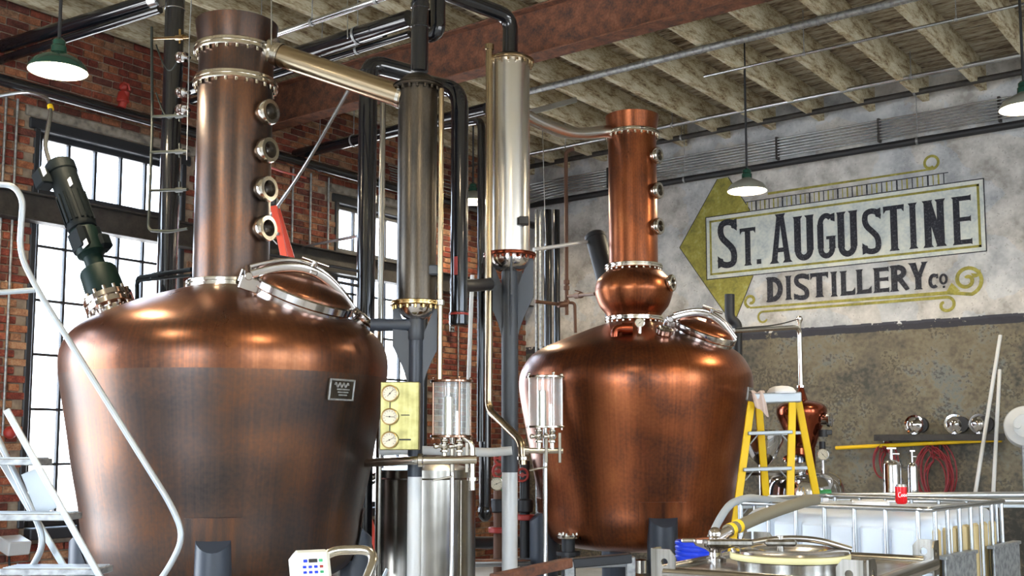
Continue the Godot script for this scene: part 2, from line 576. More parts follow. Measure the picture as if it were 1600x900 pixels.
const WIN_Y0 := 0.80
const WIN_Y1 := 4.36
const WIN_W := 1.5
const WIN_Z := [-10.25, -6.57]                     # far edge of each window in the brick wall
const DOOR := [-2.9, 2.6, 4.3]                   # an open roller door in the same wall, left of the frame

func steel_window(called: String, z0: float, detailed: bool) -> void:
	var x := XW - 0.12
	var n := Node3D.new()
	n.name = called
	add_child(n, true)
	n.position = Vector3(x, WIN_Y0, z0)
	n.set_meta("kind", "structure")
	var fr := MB.new()
	var w := 0.07
	for s in [0.0, 1.0]:
		fr.box(Vector3(x, (WIN_Y0 + WIN_Y1) / 2, z0 + s * WIN_W + (w / 2 if s == 0.0 else -w / 2)), Vector3(0.07, WIN_Y1 - WIN_Y0, w), Basis.IDENTITY, 0.006)
		fr.box(Vector3(x, (WIN_Y0 if s == 0.0 else WIN_Y1) + (0.03 if s == 0.0 else -0.03), z0 + WIN_W / 2), Vector3(0.07, 0.06, WIN_W - 2 * w), Basis.IDENTITY, 0.006)
	part("window_frame", fr, M.window_steel, n)
	var cols := 5
	var rows := 7
	var iz0 := z0 + w
	var pw := (WIN_W - 2 * w) / cols
	var ph := (WIN_Y1 - WIN_Y0 - 0.12) / rows
	for i in range(1, cols):
		var b := MB.new()
		b.box(Vector3(x, (WIN_Y0 + WIN_Y1) / 2, iz0 + i * pw), Vector3(0.04, WIN_Y1 - WIN_Y0 - 0.12, 0.024))
		part("glazing_bar", b, M.window_steel, n)
	for j in range(1, rows):
		var b := MB.new()
		b.box(Vector3(x, WIN_Y0 + 0.06 + j * ph, z0 + WIN_W / 2), Vector3(0.036, 0.024 if j != 6 else 0.06, WIN_W - 2 * w))
		part("glazing_bar", b, M.window_steel, n)
	var pane := MB.new()
	if detailed:
		pane.box(Vector3.ZERO, Vector3(0.006, ph - 0.02, pw - 0.02))
		var pm := pane.mesh(Vector3.ZERO)
		for i in cols:
			for j in rows:
				piece("pane", pm, M.glass, n, Transform3D(Basis.IDENTITY, Vector3(0, 0.06 + (j + 0.5) * ph, w + (i + 0.5) * pw)))
	else:
		pane.box(Vector3(x, (WIN_Y0 + WIN_Y1) / 2, z0 + WIN_W / 2), Vector3(0.006, WIN_Y1 - WIN_Y0 - 0.1, WIN_W - 0.1))
		part("pane", pane, M.glass, n)
	var sill := MB.new()
	sill.box(Vector3(XW - 0.05, WIN_Y0 - 0.05, z0 + WIN_W / 2), Vector3(0.3, 0.1, WIN_W - 0.01), Basis.IDENTITY, 0.01)
	part("window_sill", sill, M.window_steel, n)

func build_structure() -> void:
	var x1 := 6.0
	var z1 := 6.0
	var top := 5.72
	var f := MB.new()
	f.box(Vector3((XW + x1) / 2, -0.1, (ZW + z1) / 2), Vector3(x1 - XW + 0.8, 0.2, z1 - ZW + 0.8))
	struct("floor", f, M.concrete)
	# sign wall, with its own plaster print laid over 9 x 6 m from the corner
	var wb := MB.new()
	wb.box(Vector3((XW + x1) / 2, top / 2 + 0.1, ZW - 0.16), Vector3(x1 - XW + 0.7, top + 0.5, 0.3))
	var back := struct("wall_back", wb, M.bare_plaster)
	var skin := MB.new()
	var k := skin.V.size()
	for q in [[XW, 0.0], [x1, 0.0], [x1, top], [XW, top]]:
		skin.vert(Vector3(q[0], q[1], ZW), Vector3(0, 0, 1), Vector2((q[0] - XW) / 9.0, 1.0 - q[1] / 6.0))
	for q in [[XW, 0.0], [x1, 0.0], [x1, top], [XW, top]]:
		skin.vert(Vector3(q[0], q[1], ZW - 0.01), Vector3(0, 0, -1), Vector2((q[0] - XW) / 9.0, 1.0 - q[1] / 6.0))
	skin.face(k, k + 1, k + 2); skin.face(k, k + 2, k + 3)
	skin.face(k + 4, k + 5, k + 6); skin.face(k + 4, k + 6, k + 7)
	part("plaster_coat", skin, M.plaster, back)
	# brick wall
	var holes := []
	for z in WIN_Z: holes.append([z, z + WIN_W, WIN_Y0, WIN_Y1])
	holes.append([DOOR[0], DOOR[1], 0.0, DOOR[2]])
	var lb := MB.new()
	wall_boxes(lb, false, XW - 0.012, -0.32, ZW - 0.3, z1 + 0.3, 0.0, top, holes)
	var wl := struct("wall_left", lb, M.mortar)
	lay_bricks(wl, top, z1)
	for i in WIN_Z.size():
		steel_window("window_%d" % (i + 1), WIN_Z[i], i < 2)
		var l := MB.new()
		l.box(Vector3(XW - 0.03, WIN_Y1 + 0.145, WIN_Z[i] + WIN_W / 2), Vector3(0.1, 0.09, WIN_W + 0.3), Basis.IDENTITY, 0.01)
		struct("trim_%d" % (i + 1), l, M.lintel)
		var hd := MB.new()
		hd.box(Vector3(XW - 0.06, WIN_Y1 + 0.04, WIN_Z[i] + WIN_W / 2), Vector3(0.14, 0.1, WIN_W + 0.22), Basis.IDENTITY, 0.01)
		for sd in [0.0, 1.0]: hd.box(Vector3(XW - 0.06, (WIN_Y0 + WIN_Y1) / 2, WIN_Z[i] + sd * WIN_W + (-0.03 if sd == 0.0 else 0.03)), Vector3(0.14, WIN_Y1 - WIN_Y0, 0.06), Basis.IDENTITY, 0.01)
		struct("trim_%d" % (i + 3), hd, M.window_steel)
	# the two walls behind the camera, with tall openings to the daylight
	var rb := MB.new()
	wall_boxes(rb, false, x1, 0.3, ZW - 0.3, z1 + 0.3, 0.0, top, [[-8.0, -6.5, 0.8, 4.36], [-4.3, -2.8, 0.8, 4.36], [-0.6, 0.9, 0.8, 4.36]])
	struct("wall_right", rb, M.bare_plaster)
	var fb := MB.new()
	wall_boxes(fb, true, z1, 0.3, XW - 0.3, x1 + 0.3, 0.0, top, [[-2.6, 1.8, 0.0, 4.3]])
	struct("wall_front", fb, M.bare_plaster)
	# ceiling
	var cb := MB.new()
	cb.box(Vector3((XW + x1) / 2, top + 0.14, (ZW + z1) / 2), Vector3(x1 - XW + 1.0, 0.2, z1 - ZW + 1.0))
	var ceil := struct("ceiling", cb, M.dark_steel)
	rng.seed = 5
	var pw := 0.142
	var pb := MB.new()
	pb.box(Vector3.ZERO, Vector3(x1 - XW, 0.03, pw - 0.008))
	var pm := pb.mesh(Vector3.ZERO)
	var z := ZW + pw / 2
	while z < z1:
		piece("plank", pm, M.planks[rng.randi() % 3], ceil, Transform3D(Basis.IDENTITY, Vector3((XW + x1) / 2, top + rng.randf_range(0.004, 0.014), z)))
		z += pw
	var jb := MB.new()
	jb.box(Vector3.ZERO, Vector3(0.075, 0.31, z1 - ZW + 0.02), Basis.IDENTITY, 0.004)
	var jm := jb.mesh(Vector3.ZERO)
	var x := -2.94 + 0.613 * 14
	while x > XW:
		piece("joist", jm, M.joist, ceil, Transform3D(Basis(Vector3(0, 0, 1), rng.randf_range(-0.01, 0.01)), Vector3(x, JOIST + 0.155, (ZW + z1) / 2)))
		x -= 0.613
	# rusty girder under the joists
	ibeam(thing("steel_girder", "rusty brown steel girder spanning under the ceiling joists", "girder", Vector3((XW + x1) / 2, JOIST - 0.46, -7.6)), Vector3(XW + 0.02, JOIST - 0.235, -7.6), Vector3(x1 - 0.02, JOIST - 0.235, -7.6), 0.45, 0.19, M.rust)
	# steel beam along the brick wall across the windows
	ibeam(thing("wall_beam", "dark steel beam running along the brick wall across both windows", "beam", Vector3(XW + 0.09, 3.48, -5.0)), Vector3(XW + 0.09, 3.61, ZW + 0.02), Vector3(XW + 0.09, 3.61, 1.0), 0.25, 0.15, M.dark_steel)

func ibeam(t: Node3D, a: Vector3, b: Vector3, h: float, w: float, m: Material) -> void:
	var mid := (a + b) / 2
	var l := (b - a).length()
	var bas := Basis(Vector3.UP, 0.0) if absf(b.x - a.x) > absf(b.z - a.z) else Basis(Vector3.UP, PI / 2)
	var web := MB.new()
	web.box(mid, Vector3(l, h - 0.03, 0.012), bas)
	part("web", web, m, t)
	for s in [-1, 1]:
		var fl := MB.new()
		fl.box(mid + Vector3(0, s * (h / 2 - 0.0085), 0), Vector3(l, 0.017, w), bas, 0.004)
		part("flange", fl, m, t)

func lay_bricks(wl: Node3D, top: float, z1: float) -> void:
	rng.seed = 77
	var bm := MB.new()
	bm.box(Vector3.ZERO, Vector3(0.05, 0.061, 0.2), Basis.IDENTITY, 0.005)
	var mesh := bm.mesh(Vector3.ZERO)
	var hb := MB.new()
	hb.box(Vector3.ZERO, Vector3(0.05, 0.061, 0.096), Basis.IDENTITY, 0.005)
	var half := hb.mesh(Vector3.ZERO)
	var cand := []
	var rest := []
	var course := 0.0735
	var rows := int(top / course)
	for j in rows:
		var y := (j + 0.5) * course
		var header: bool = j % 6 == 3
		var step := 0.106 if header else 0.212
		var z := ZW + (0.06 if j % 2 == 0 else 0.06 + 0.106)
		while z < z1 - 0.1:
			var hit := false
			for w in WIN_Z:
				if z + step * 0.45 > w and z - step * 0.45 < w + WIN_W and y + 0.03 > WIN_Y0 - 0.1 and y - 0.03 < WIN_Y1: hit = true
				if z + step * 0.45 > w - 0.15 and z - step * 0.45 < w + WIN_W + 0.15 and y + 0.03 > WIN_Y1 and y - 0.03 < WIN_Y1 + 0.19: hit = true
			if z + step * 0.45 > DOOR[0] and z - step * 0.45 < DOOR[1] and y - 0.03 < DOOR[2]: hit = true
			if not hit:
				var p := Vector3(XW - 0.02 + rng.randf_range(-0.004, 0.004), y, z)
				var xf := Transform3D(Basis(Vector3.UP, rng.randf_range(-0.02, 0.02)) * Basis(Vector3.RIGHT, rng.randf_range(-0.012, 0.012)), p)
				var q := proj(p)
				var seen: bool = z < -3.0 and ((q.x > -5 and q.x < 46 and q.y > 90 and q.y < 905) or (q.x > 410 and q.x < 520 and q.y > 250 and q.y < 400) or (q.x > 688 and q.x < 745 and q.y > 500 and q.y < 600) or (q.x > 40 and q.x < 110 and q.y > 830 and q.y < 905))
				var e := [xf, header, rng.randf(), rng.randi() % 5]
				if seen and rng.randf() < 0.93: cand.append([p.length(), e])
				else: rest.append(e)
			z += step
	cand.sort_custom(func(a, b): return a[0] < b[0])
	for i in cand.size():
		var e: Array = cand[i][1]
		if i < 300: piece("brick", half if e[1] else mesh, M.bricks[e[3]], wl, e[0])
		else: rest.append(e)
	var tone := [Color8(136, 62, 48), Color8(156, 80, 58), Color8(170, 108, 74), Color8(118, 64, 52), Color8(170, 126, 96)]
	for kind in [false, true]:
		var list := rest.filter(func(e): return e[1] == kind)
		if list.is_empty(): continue
		var mm := MultiMesh.new()
		mm.transform_format = MultiMesh.TRANSFORM_3D
		mm.use_colors = true
		mm.mesh = half if kind else mesh
		mm.instance_count = list.size()
		for i in list.size():
			mm.set_instance_transform(i, list[i][0])
			mm.set_instance_color(i, tone[list[i][3]].srgb_to_linear())
		var o := MultiMeshInstance3D.new()
		o.name = "brick_headers" if kind else "brick_courses"
		o.multimesh = mm
		o.material_override = M.brick_rest
		wl.add_child(o, true)
		o.set_meta("kind", "stuff")

class Frame:                                     # a still's own directions: towards the camera, and to its right
	var c: Vector3
	var f: Vector3
	var r: Vector3
	func _init(at: Vector3, eye: Vector3) -> void:
		c = at
		f = Vector3(eye.x - at.x, 0, eye.z - at.z).normalized()
		r = Vector3.UP.cross(f).normalized()
	func dir(deg: float) -> Vector3:
		return f * cos(deg_to_rad(deg)) + r * sin(deg_to_rad(deg))
	func at(deg: float, rad: float, y: float) -> Vector3:
		return Vector3(c.x, y, c.z) + dir(deg) * rad

func flange(t: Node, c: Vector3, R: float, h: float, n: int, m: Material, b := Basis.IDENTITY, up := false) -> MeshInstance3D:
	var q := MB.new()
	var e := 0.006
	q.lathe(c, [Vector2(R * 0.8, -h / 2), Vector2(R - e, -h / 2), Vector2(R, -h / 2 + e), Vector2(R, -0.006), Vector2(R - 0.012, -0.004), Vector2(R - 0.012, 0.004), Vector2(R, 0.006), Vector2(R, h / 2 - e), Vector2(R - e, h / 2), Vector2(R * 0.8, h / 2)], b, 48)
	var o := part("flange", q, m, t)
	var k := MB.new()
	bolts(k, c, b, R - 0.022, n, 0.0115, 0.0, h / 2 + 0.022)
	stuff(part("bolt_ring", k, m, o))
	return o

func sight_glass(t: Node, c: Vector3, d: Vector3, R: float, l: float) -> void:
	var b := MB.aim(d)
	var q := MB.new()
	q.lathe(c, [Vector2(R * 0.72, -0.08), Vector2(R * 0.72, l * 0.25), Vector2(R * 0.96, l * 0.35), Vector2(R, l * 0.45), Vector2(R, l * 0.8), Vector2(R * 0.93, l), Vector2(R * 0.64, l), Vector2(R * 0.6, l * 0.8), Vector2(R * 0.6, l * 0.3)], b, 28)
	var o := part("sight_glass", q, M.polished, t, "round polished steel sight glass")
	var g := MB.new()
	g.lathe(c, [Vector2(0, l * 0.5), Vector2(R * 0.61, l * 0.5)], b, 24)
	part("glass_disc", g, M.dark_glass, o)
	var s := MB.new()
	bolts(s, c + d * l * 0.9, b, R * 0.8, 8, R * 0.06, l * 0.12)
	stuff(part("bolt_ring", s, M.polished, o))

# an oval-looking round manway: neck ring, domed copper lid, two arched arms from a hinge
func manway(t: Node, c: Vector3, up: Vector3, hinge: Vector3, R: float, lid_mat: Material, rise: float) -> void:
	var x := (hinge - up * hinge.dot(up)).normalized()
	var b := Basis(x, up, x.cross(up))
	var q := MB.new()
	q.lathe(c, [Vector2(R * 0.97, -0.14), Vector2(R, -0.005), Vector2(R * 1.04, 0.0), Vector2(R * 1.06, 0.008), Vector2(R * 1.06, 0.05), Vector2(R * 1.03, 0.058), Vector2(R * 0.8, 0.058)], b, 56)
	var ring := part("manway_ring", q, M.chrome_lid, t)
	var lid := MB.new()
	var pr := []
	for i in 13:
		var s := i / 12.0
		pr.append(Vector2(R * 0.99 * cos(s * PI / 2), 0.056 + rise * pow(sin(s * PI / 2), 1.15)))
	pr[12].x = 0.0
	lid.lathe(c, pr, b, 48)
	part("manway_lid", lid, lid_mat, ring)
	for s in [-0.36, 0.36]:
		var arm := MB.new()
		var pts := []
		for i in 17:
			var k := i / 16.0
			pts.append(c + b * Vector3(lerpf(R * 1.12, -R * 0.98, k), 0.05 + (rise + 0.045) * sin(PI * clampf(k * 0.98 + 0.02, 0, 1)), R * s * (1.0 - 0.25 * k)))
		arm.tube(pts, 0.03, 8, true, 0.3, b.z)
		part("clamp_arm", arm, M.chrome_lid, ring)
	var hg := MB.new()
	hg.cyl(c + b * Vector3(R * 1.16, 0.05, -R * 0.46), c + b * Vector3(R * 1.16, 0.05, R * 0.46), 0.026, -1.0, 14, true, 0.004)
	hg.box(c + b * Vector3(R * 1.1, 0.0, -R * 0.36), Vector3(0.12, 0.09, 0.03), b, 0.006)
	hg.box(c + b * Vector3(R * 1.1, 0.0, R * 0.36), Vector3(0.12, 0.09, 0.03), b, 0.006)
	part("hinge", hg, M.chrome_lid, ring)
	var kb := MB.new()
	kb.box(c + b * Vector3(0, rise + 0.09, 0), Vector3(0.05, 0.03, R * 0.72), b, 0.006)
	kb.cyl(c + b * Vector3(0, rise + 0.03, 0), c + b * Vector3(0, rise + 0.15, 0), 0.018, -1.0, 12)
	kb.cyl(c + b * Vector3(-0.09, rise + 0.145, 0), c + b * Vector3(0.09, rise + 0.145, 0), 0.012, -1.0, 8)
	part("clamp_knob", kb, M.chrome_lid, ring)

func still_leg(t: Node, F: Frame, deg: float, rad: float, ytop: float, r: float, pot: Material, prof: Array) -> void:
	var q := MB.new()
	var c := F.at(deg, rad, 0.0)
	var d := F.dir(deg)
	var segs := 24
	var side := Vector3.UP.cross(d)
	for s in segs:
		var a0 := TAU * s / segs
		var a1 := TAU * (s + 1) / segs
		var p := []
		for a in [a0, a1]:
			var e: Vector3 = d * cos(a) + side * sin(a)
			var yt: float = ytop - 0.16 * (cos(a) + 1.0) * 0.5 * 1.25 + 0.02
			p.append([c + e * r, c + e * r + Vector3(0, yt, 0), e, c + Vector3(0, ytop - 0.08, 0)])
		var k := q.V.size()
		q.vert(p[0][0], p[0][2]); q.vert(p[1][0], p[1][2]); q.vert(p[1][1], p[1][2]); q.vert(p[0][1], p[0][2])
		q.face(k, k + 1, k + 2); q.face(k, k + 2, k + 3)
		q.poly([p[0][1], p[1][1], p[0][3]], (d * 0.6 + Vector3.UP * 0.8).normalized())
	q.lathe(c, [Vector2(0, 0.0), Vector2(r * 1.7, 0.0), Vector2(r * 1.7, 0.02), Vector2(r, 0.02)], Basis.IDENTITY, 24)
	var o := part("leg", q, M.leg_paint, t, "dark grey painted round leg")
	var pad := MB.new()
	var seg := []
	var yl := ytop - 0.32
	for k in 8:
		var yy := yl + 0.34 * k / 7.0
		seg.append(Vector2(r_at(prof, yy) + 0.014, yy))
	var c0 := Vector3(F.c.x, 0, F.c.z)
	var mid := atan2(-d.z, d.x)
	var wd := r * 1.5 / rad
	pad.lathe(c0, [Vector2(seg[0].x - 0.03, seg[0].y)] + seg + [Vector2(seg[7].x - 0.03, seg[7].y)], Basis.IDENTITY, 8, mid - wd, mid + wd)
	part("leg_pad", pad, pot, o)

func r_at(p: Array, y: float) -> float:               # radius of a profile at a height
	for i in p.size() - 1:
		if (p[i].y - y) * (p[i + 1].y - y) <= 0.0: return lerpf(p[i].x, p[i + 1].x, (y - p[i].y) / (p[i + 1].y - p[i].y + 0.000001))
	return p[-1].x

func y_top(p: Array, r: float) -> float:               # height of the shoulder at a radius
	for i in range(p.size() - 1, 0, -1):
		if p[i].x <= r and p[i - 1].x >= r: return lerpf(p[i].y, p[i - 1].y, (r - p[i].x) / (p[i - 1].x - p[i].x + 0.000001))
	return p[-1].y

func prof_from(list: Array, D: float, uc: float) -> Array:    # [v, half width in pixels] bottom to top -> (radius, height)
	var out := []
	for e in list: out.append(Vector2(e[1] / 1712.0 * D * 0.985, Y(e[0], D, uc)))
	return out

func smooth_prof(p: Array, n := 6) -> Array:
	var c := Curve2D.new()
	for i in p.size():
		var tan := Vector2.ZERO
		if i > 0 and i < p.size() - 1: tan = (p[i + 1] - p[i - 1]) / 6.0
		c.add_point(p[i], -tan, tan)
	var out := []
	for i in p.size() - 1:
		for k in n: out.append(c.sample(i, float(k) / n))
	out.append(p[-1])
	return out

func name_plate(t: Node, c: Vector3, n: Vector3, w: float, h: float) -> void:
	var x := Vector3.UP.cross(n).normalized()
	var b := Basis(x, n.cross(x).normalized(), n)
	var q := MB.new()
	q.box(c, Vector3(w, h, 0.02), b, 0.004)
	var o := part("name_plate", q, M.bronze, t, "dark cast name plate with raised edge")
	var e := MB.new()
	for s in [-1, 1]:
		e.box(c + b * Vector3(0, s * (h / 2 - 0.006), 0.012), Vector3(w, 0.012, 0.012), b, 0.003)
		e.box(c + b * Vector3(s * (w / 2 - 0.006), 0, 0.012), Vector3(0.012, h, 0.012), b, 0.003)
	for k in 3:
		e.box(c + b * Vector3(w * 0.06, h * (0.02 - 0.13 * k), 0.011), Vector3(w * (0.5 - 0.08 * k), 0.009, 0.006), b, 0.002)
	var sw := []
	for k in 22: sw.append(c + b * Vector3(w * (-0.3 + 0.55 * k / 21.0), h * (0.22 + 0.11 * sin(k * 1.05)), 0.012))
	e.tube(sw, 0.005, 6)
	part("raised_lettering", e, M.galv_old, o)

func build_wash_still() -> void:
	var D := 7.4
	var uc := 354.0
	var C := PX(uc, D, 0.0)
	var F := Frame.new(C, EYE)
	var t := thing("pot_still", "large dark copper pot still with straight tall neck beside the windows", "still", C, "copper pot stills")
	var prof := prof_from([[912, 60], [908, 120], [897, 170], [880, 196], [855, 207], [825, 212], [787, 217], [725, 229], [675, 237], [625, 246], [592, 251.5], [568, 253], [548, 249], [530, 239], [514, 221], [500, 196], [486, 165], [474, 135], [464, 105], [457, 82], [453, 70]], D, uc)
	var sp := smooth_prof(prof, 4)
	var cut := 0
	for i in sp.size():
		if sp[i].x >= sp[cut].x: cut = i
	cut -= 3
	var pot := MB.new()
	pot.lathe(C, sp.slice(0, cut + 1), Basis.IDENTITY, 112, 0.0, TAU, 2.0)
	part("pot", pot, M.copper_a, t)
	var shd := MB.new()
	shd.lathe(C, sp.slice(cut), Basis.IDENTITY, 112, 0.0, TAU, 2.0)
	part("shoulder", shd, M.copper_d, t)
	var px := D / 1712.0
	var y0 := Y(453, D, uc)
	var yf3 := Y(438, D - 0.28, uc)
	var yf2 := Y(112, D - 0.28, uc)
	var yf1 := Y(60, D - 0.28, uc)
	var ytop := Y(15, D - 0.28, uc)
	var rc := 59.0 * px
	var neck := MB.new()
	neck.lathe(C, [Vector2(67 * px, y0 - 0.02), Vector2(rc + 0.012, yf3 - 0.01), Vector2(rc, yf3), Vector2(rc, yf2)], Basis.IDENTITY, 64, 0.0, TAU, 1.0)
	part("neck", neck, M.copper_a, t)
	var head := MB.new()
	head.lathe(C, [Vector2(rc, yf2), Vector2(rc, yf1)], Basis.IDENTITY, 64)
	part("head", head, M.copper_a, t)
	var capm := MB.new()
	capm.lathe(C, [Vector2(rc, yf1), Vector2(rc + 0.004, yf1 + 0.02), Vector2(65.5 * px, ytop), Vector2(64 * px, ytop + 0.004), Vector2(40 * px, ytop + 0.03), Vector2(0, ytop + 0.045)], Basis.IDENTITY, 64)
	part("flared_cap", capm, M.copper_a, t)
	flange(t, Vector3(C.x, yf3, C.z), 68.5 * px, 0.058, 26, M.polished)
	flange(t, Vector3(C.x, yf2, C.z), 67 * px, 0.058, 24, M.polished)
	flange(t, Vector3(C.x, yf1, C.z), 67 * px, 0.058, 24, M.polished)
	for v in [170.0, 230.0, 291.0, 353.0]:
		sight_glass(t, F.at(46, rc - 0.005, Y(v + 1.5, D - 0.2, 402)), F.dir(46), 0.089, 0.085)
	# manway and port on the shoulder
	var up := (Vector3.UP * 0.9 + F.dir(44) * 0.42).normalized()
	manway(t, F.at(44, 0.655, y_top(prof, 0.655) + 0.02), up, -F.r, 0.325, M.copper_d, 0.11)
	var pu := (Vector3.UP * 0.75 + F.dir(72) * 0.66).normalized()
	var pc := F.at(74, 0.90, y_top(prof, 0.90) + 0.03)
	var pt := MB.new()
	pt.lathe(pc, [Vector2(0.055, -0.06), Vector2(0.055, 0.0), Vector2(0.09, 0.004), Vector2(0.094, 0.012), Vector2(0.094, 0.04), Vector2(0.086, 0.05), Vector2(0.0, 0.052)], MB.aim(pu), 28)
	part("blank_port", pt, M.chrome_lid, t)
	for k in 4: still_leg(t, F, -4.0 + 90.0 * k, 0.875, Y(815, 6.5, 335), 0.108, M.copper_a, prof)
	name_plate(t, F.at(40, r_at(prof, Y(607, 6.65, 528)) + 0.002, Y(607, 6.65, 528)), (F.dir(40) + Vector3(0, -0.13, 0)).normalized(), 0.22, 0.135)
	# agitator leaning out over the far shoulder
	var ab := P(174, 482, 7.62)
	var ae := P(92, 255, 7.85)
	var ax := (ae - ab).normalized()
	var L := (ae - ab).length()
	var bas := MB.aim(ax)
	var fl := MB.new()
	fl.lathe(ab, [Vector2(0.12, -0.14), Vector2(0.13, -0.02), Vector2(0.165, -0.015), Vector2(0.17, -0.01), Vector2(0.17, 0.022), Vector2(0.155, 0.026), Vector2(0.155, 0.038), Vector2(0.17, 0.042), Vector2(0.17, 0.08), Vector2(0.16, 0.086), Vector2(0.1, 0.086)], bas, 40)
	var ag := part("agitator_flange", fl, M.chrome_lid, t)
	var bl := MB.new()
	bolts(bl, ab + ax * 0.03, bas, 0.15, 14, 0.014, 0.085, 0.07)
	stuff(part("bolt_ring", bl, M.chrome_lid, ag))
	var hs := MB.new()
	hs.lathe(ab, [Vector2(0.14, 0.08), Vector2(0.135, 0.11), Vector2(0.128, 0.3), Vector2(0.12, 0.315), Vector2(0.07, 0.318), Vector2(0.068, 0.42), Vector2(0.085, 0.44), Vector2(0.1, 0.45), Vector2(0.1, 0.63), Vector2(0.09, 0.65), Vector2(0.08, 0.66)], bas, 28)
	part("agitator_housing", hs, M.green, t, "dark green agitator housing")
	var gb := MB.new()
	var side := Basis(bas.x, bas.y, bas.z)
	gb.box(ab + ax * 0.56, Vector3(0.18, 0.2, 0.2), side, 0.03)
	gb.box(ab + ax * 0.55 + F.r * 0.1, Vector3(0.12, 0.13, 0.12), side, 0.03)
	gb.lathe(ab, [Vector2(0.075, 0.64), Vector2(0.1, 0.66), Vector2(0.105, 0.68), Vector2(0.1, 0.7), Vector2(0.1, L - 0.1), Vector2(0.108, L - 0.09), Vector2(0.108, L - 0.02), Vector2(0.09, L), Vector2(0, L)], bas, 28)
	for k in 16:
		var a := TAU * k / 16.0
		gb.box(ab + ax * 0.83 + bas * (Vector3(cos(a), 0, sin(a)) * 0.102), Vector3(0.012, 0.24, 0.02), Basis(ax, -a) * bas)
	part("agitator_motor", gb, M.motor, t, "finned dark motor")
	var jb := MB.new()
	jb.box(ab + ax * (L - 0.16) - F.r * 0.14 + F.f * 0.02, Vector3(0.11, 0.13, 0.12), bas, 0.01)
	part("junction_box", jb, M.motor, t)
	var lab := MB.new()
	lab.box(ab + ax * (L - 0.12) - F.r * 0.14 + F.f * 0.085, Vector3(0.1, 0.08, 0.006), bas)
	lab.box(ab + ax * (L - 0.2) + F.f * 0.108 + F.r * 0.03, Vector3(0.055, 0.06, 0.006), bas)
	lab.box(ab + ax * 0.51 + F.f * 0.112 - F.r * 0.02, Vector3(0.08, 0.045, 0.006), bas)
	part("rating_label", lab, M.white, t, "small white rating labels")
	# lyne arm to the column
	var lp := [P(421, 81, 7.35), P(634, 153, 7.2)]
	var ly := thing("lyne_arm", "polished steel pipe sloping from the tall still's head to the bronze column", "pipe", lp[0])
	var lm := MB.new()
	lm.tube([lp[0], lp[0].lerp(lp[1], 0.985)], 0.078, 28)
	part("pipe", lm, M.warm_steel, ly)
	var le := MB.new()
	var lx: Vector3 = (lp[1] - lp[0]).normalized()
	le.lathe(lp[0], [Vector2(0.07, -0.12), Vector2(0.07, 0.0), Vector2(0.105, 0.0), Vector2(0.105, 0.03), Vector2(0.08, 0.032), Vector2(0.08, 0.07), Vector2(0.084, 0.075), Vector2(0.084, 0.09)], MB.aim(lx), 28)
	part("collar", le, M.polished, ly)
	var le2 := MB.new()
	le2.lathe(lp[1], [Vector2(0.083, -0.05), Vector2(0.083, -0.025), Vector2(0.066, -0.02), Vector2(0.066, 0.12)], MB.aim(lx), 28)
	part("collar", le2, M.polished, ly)

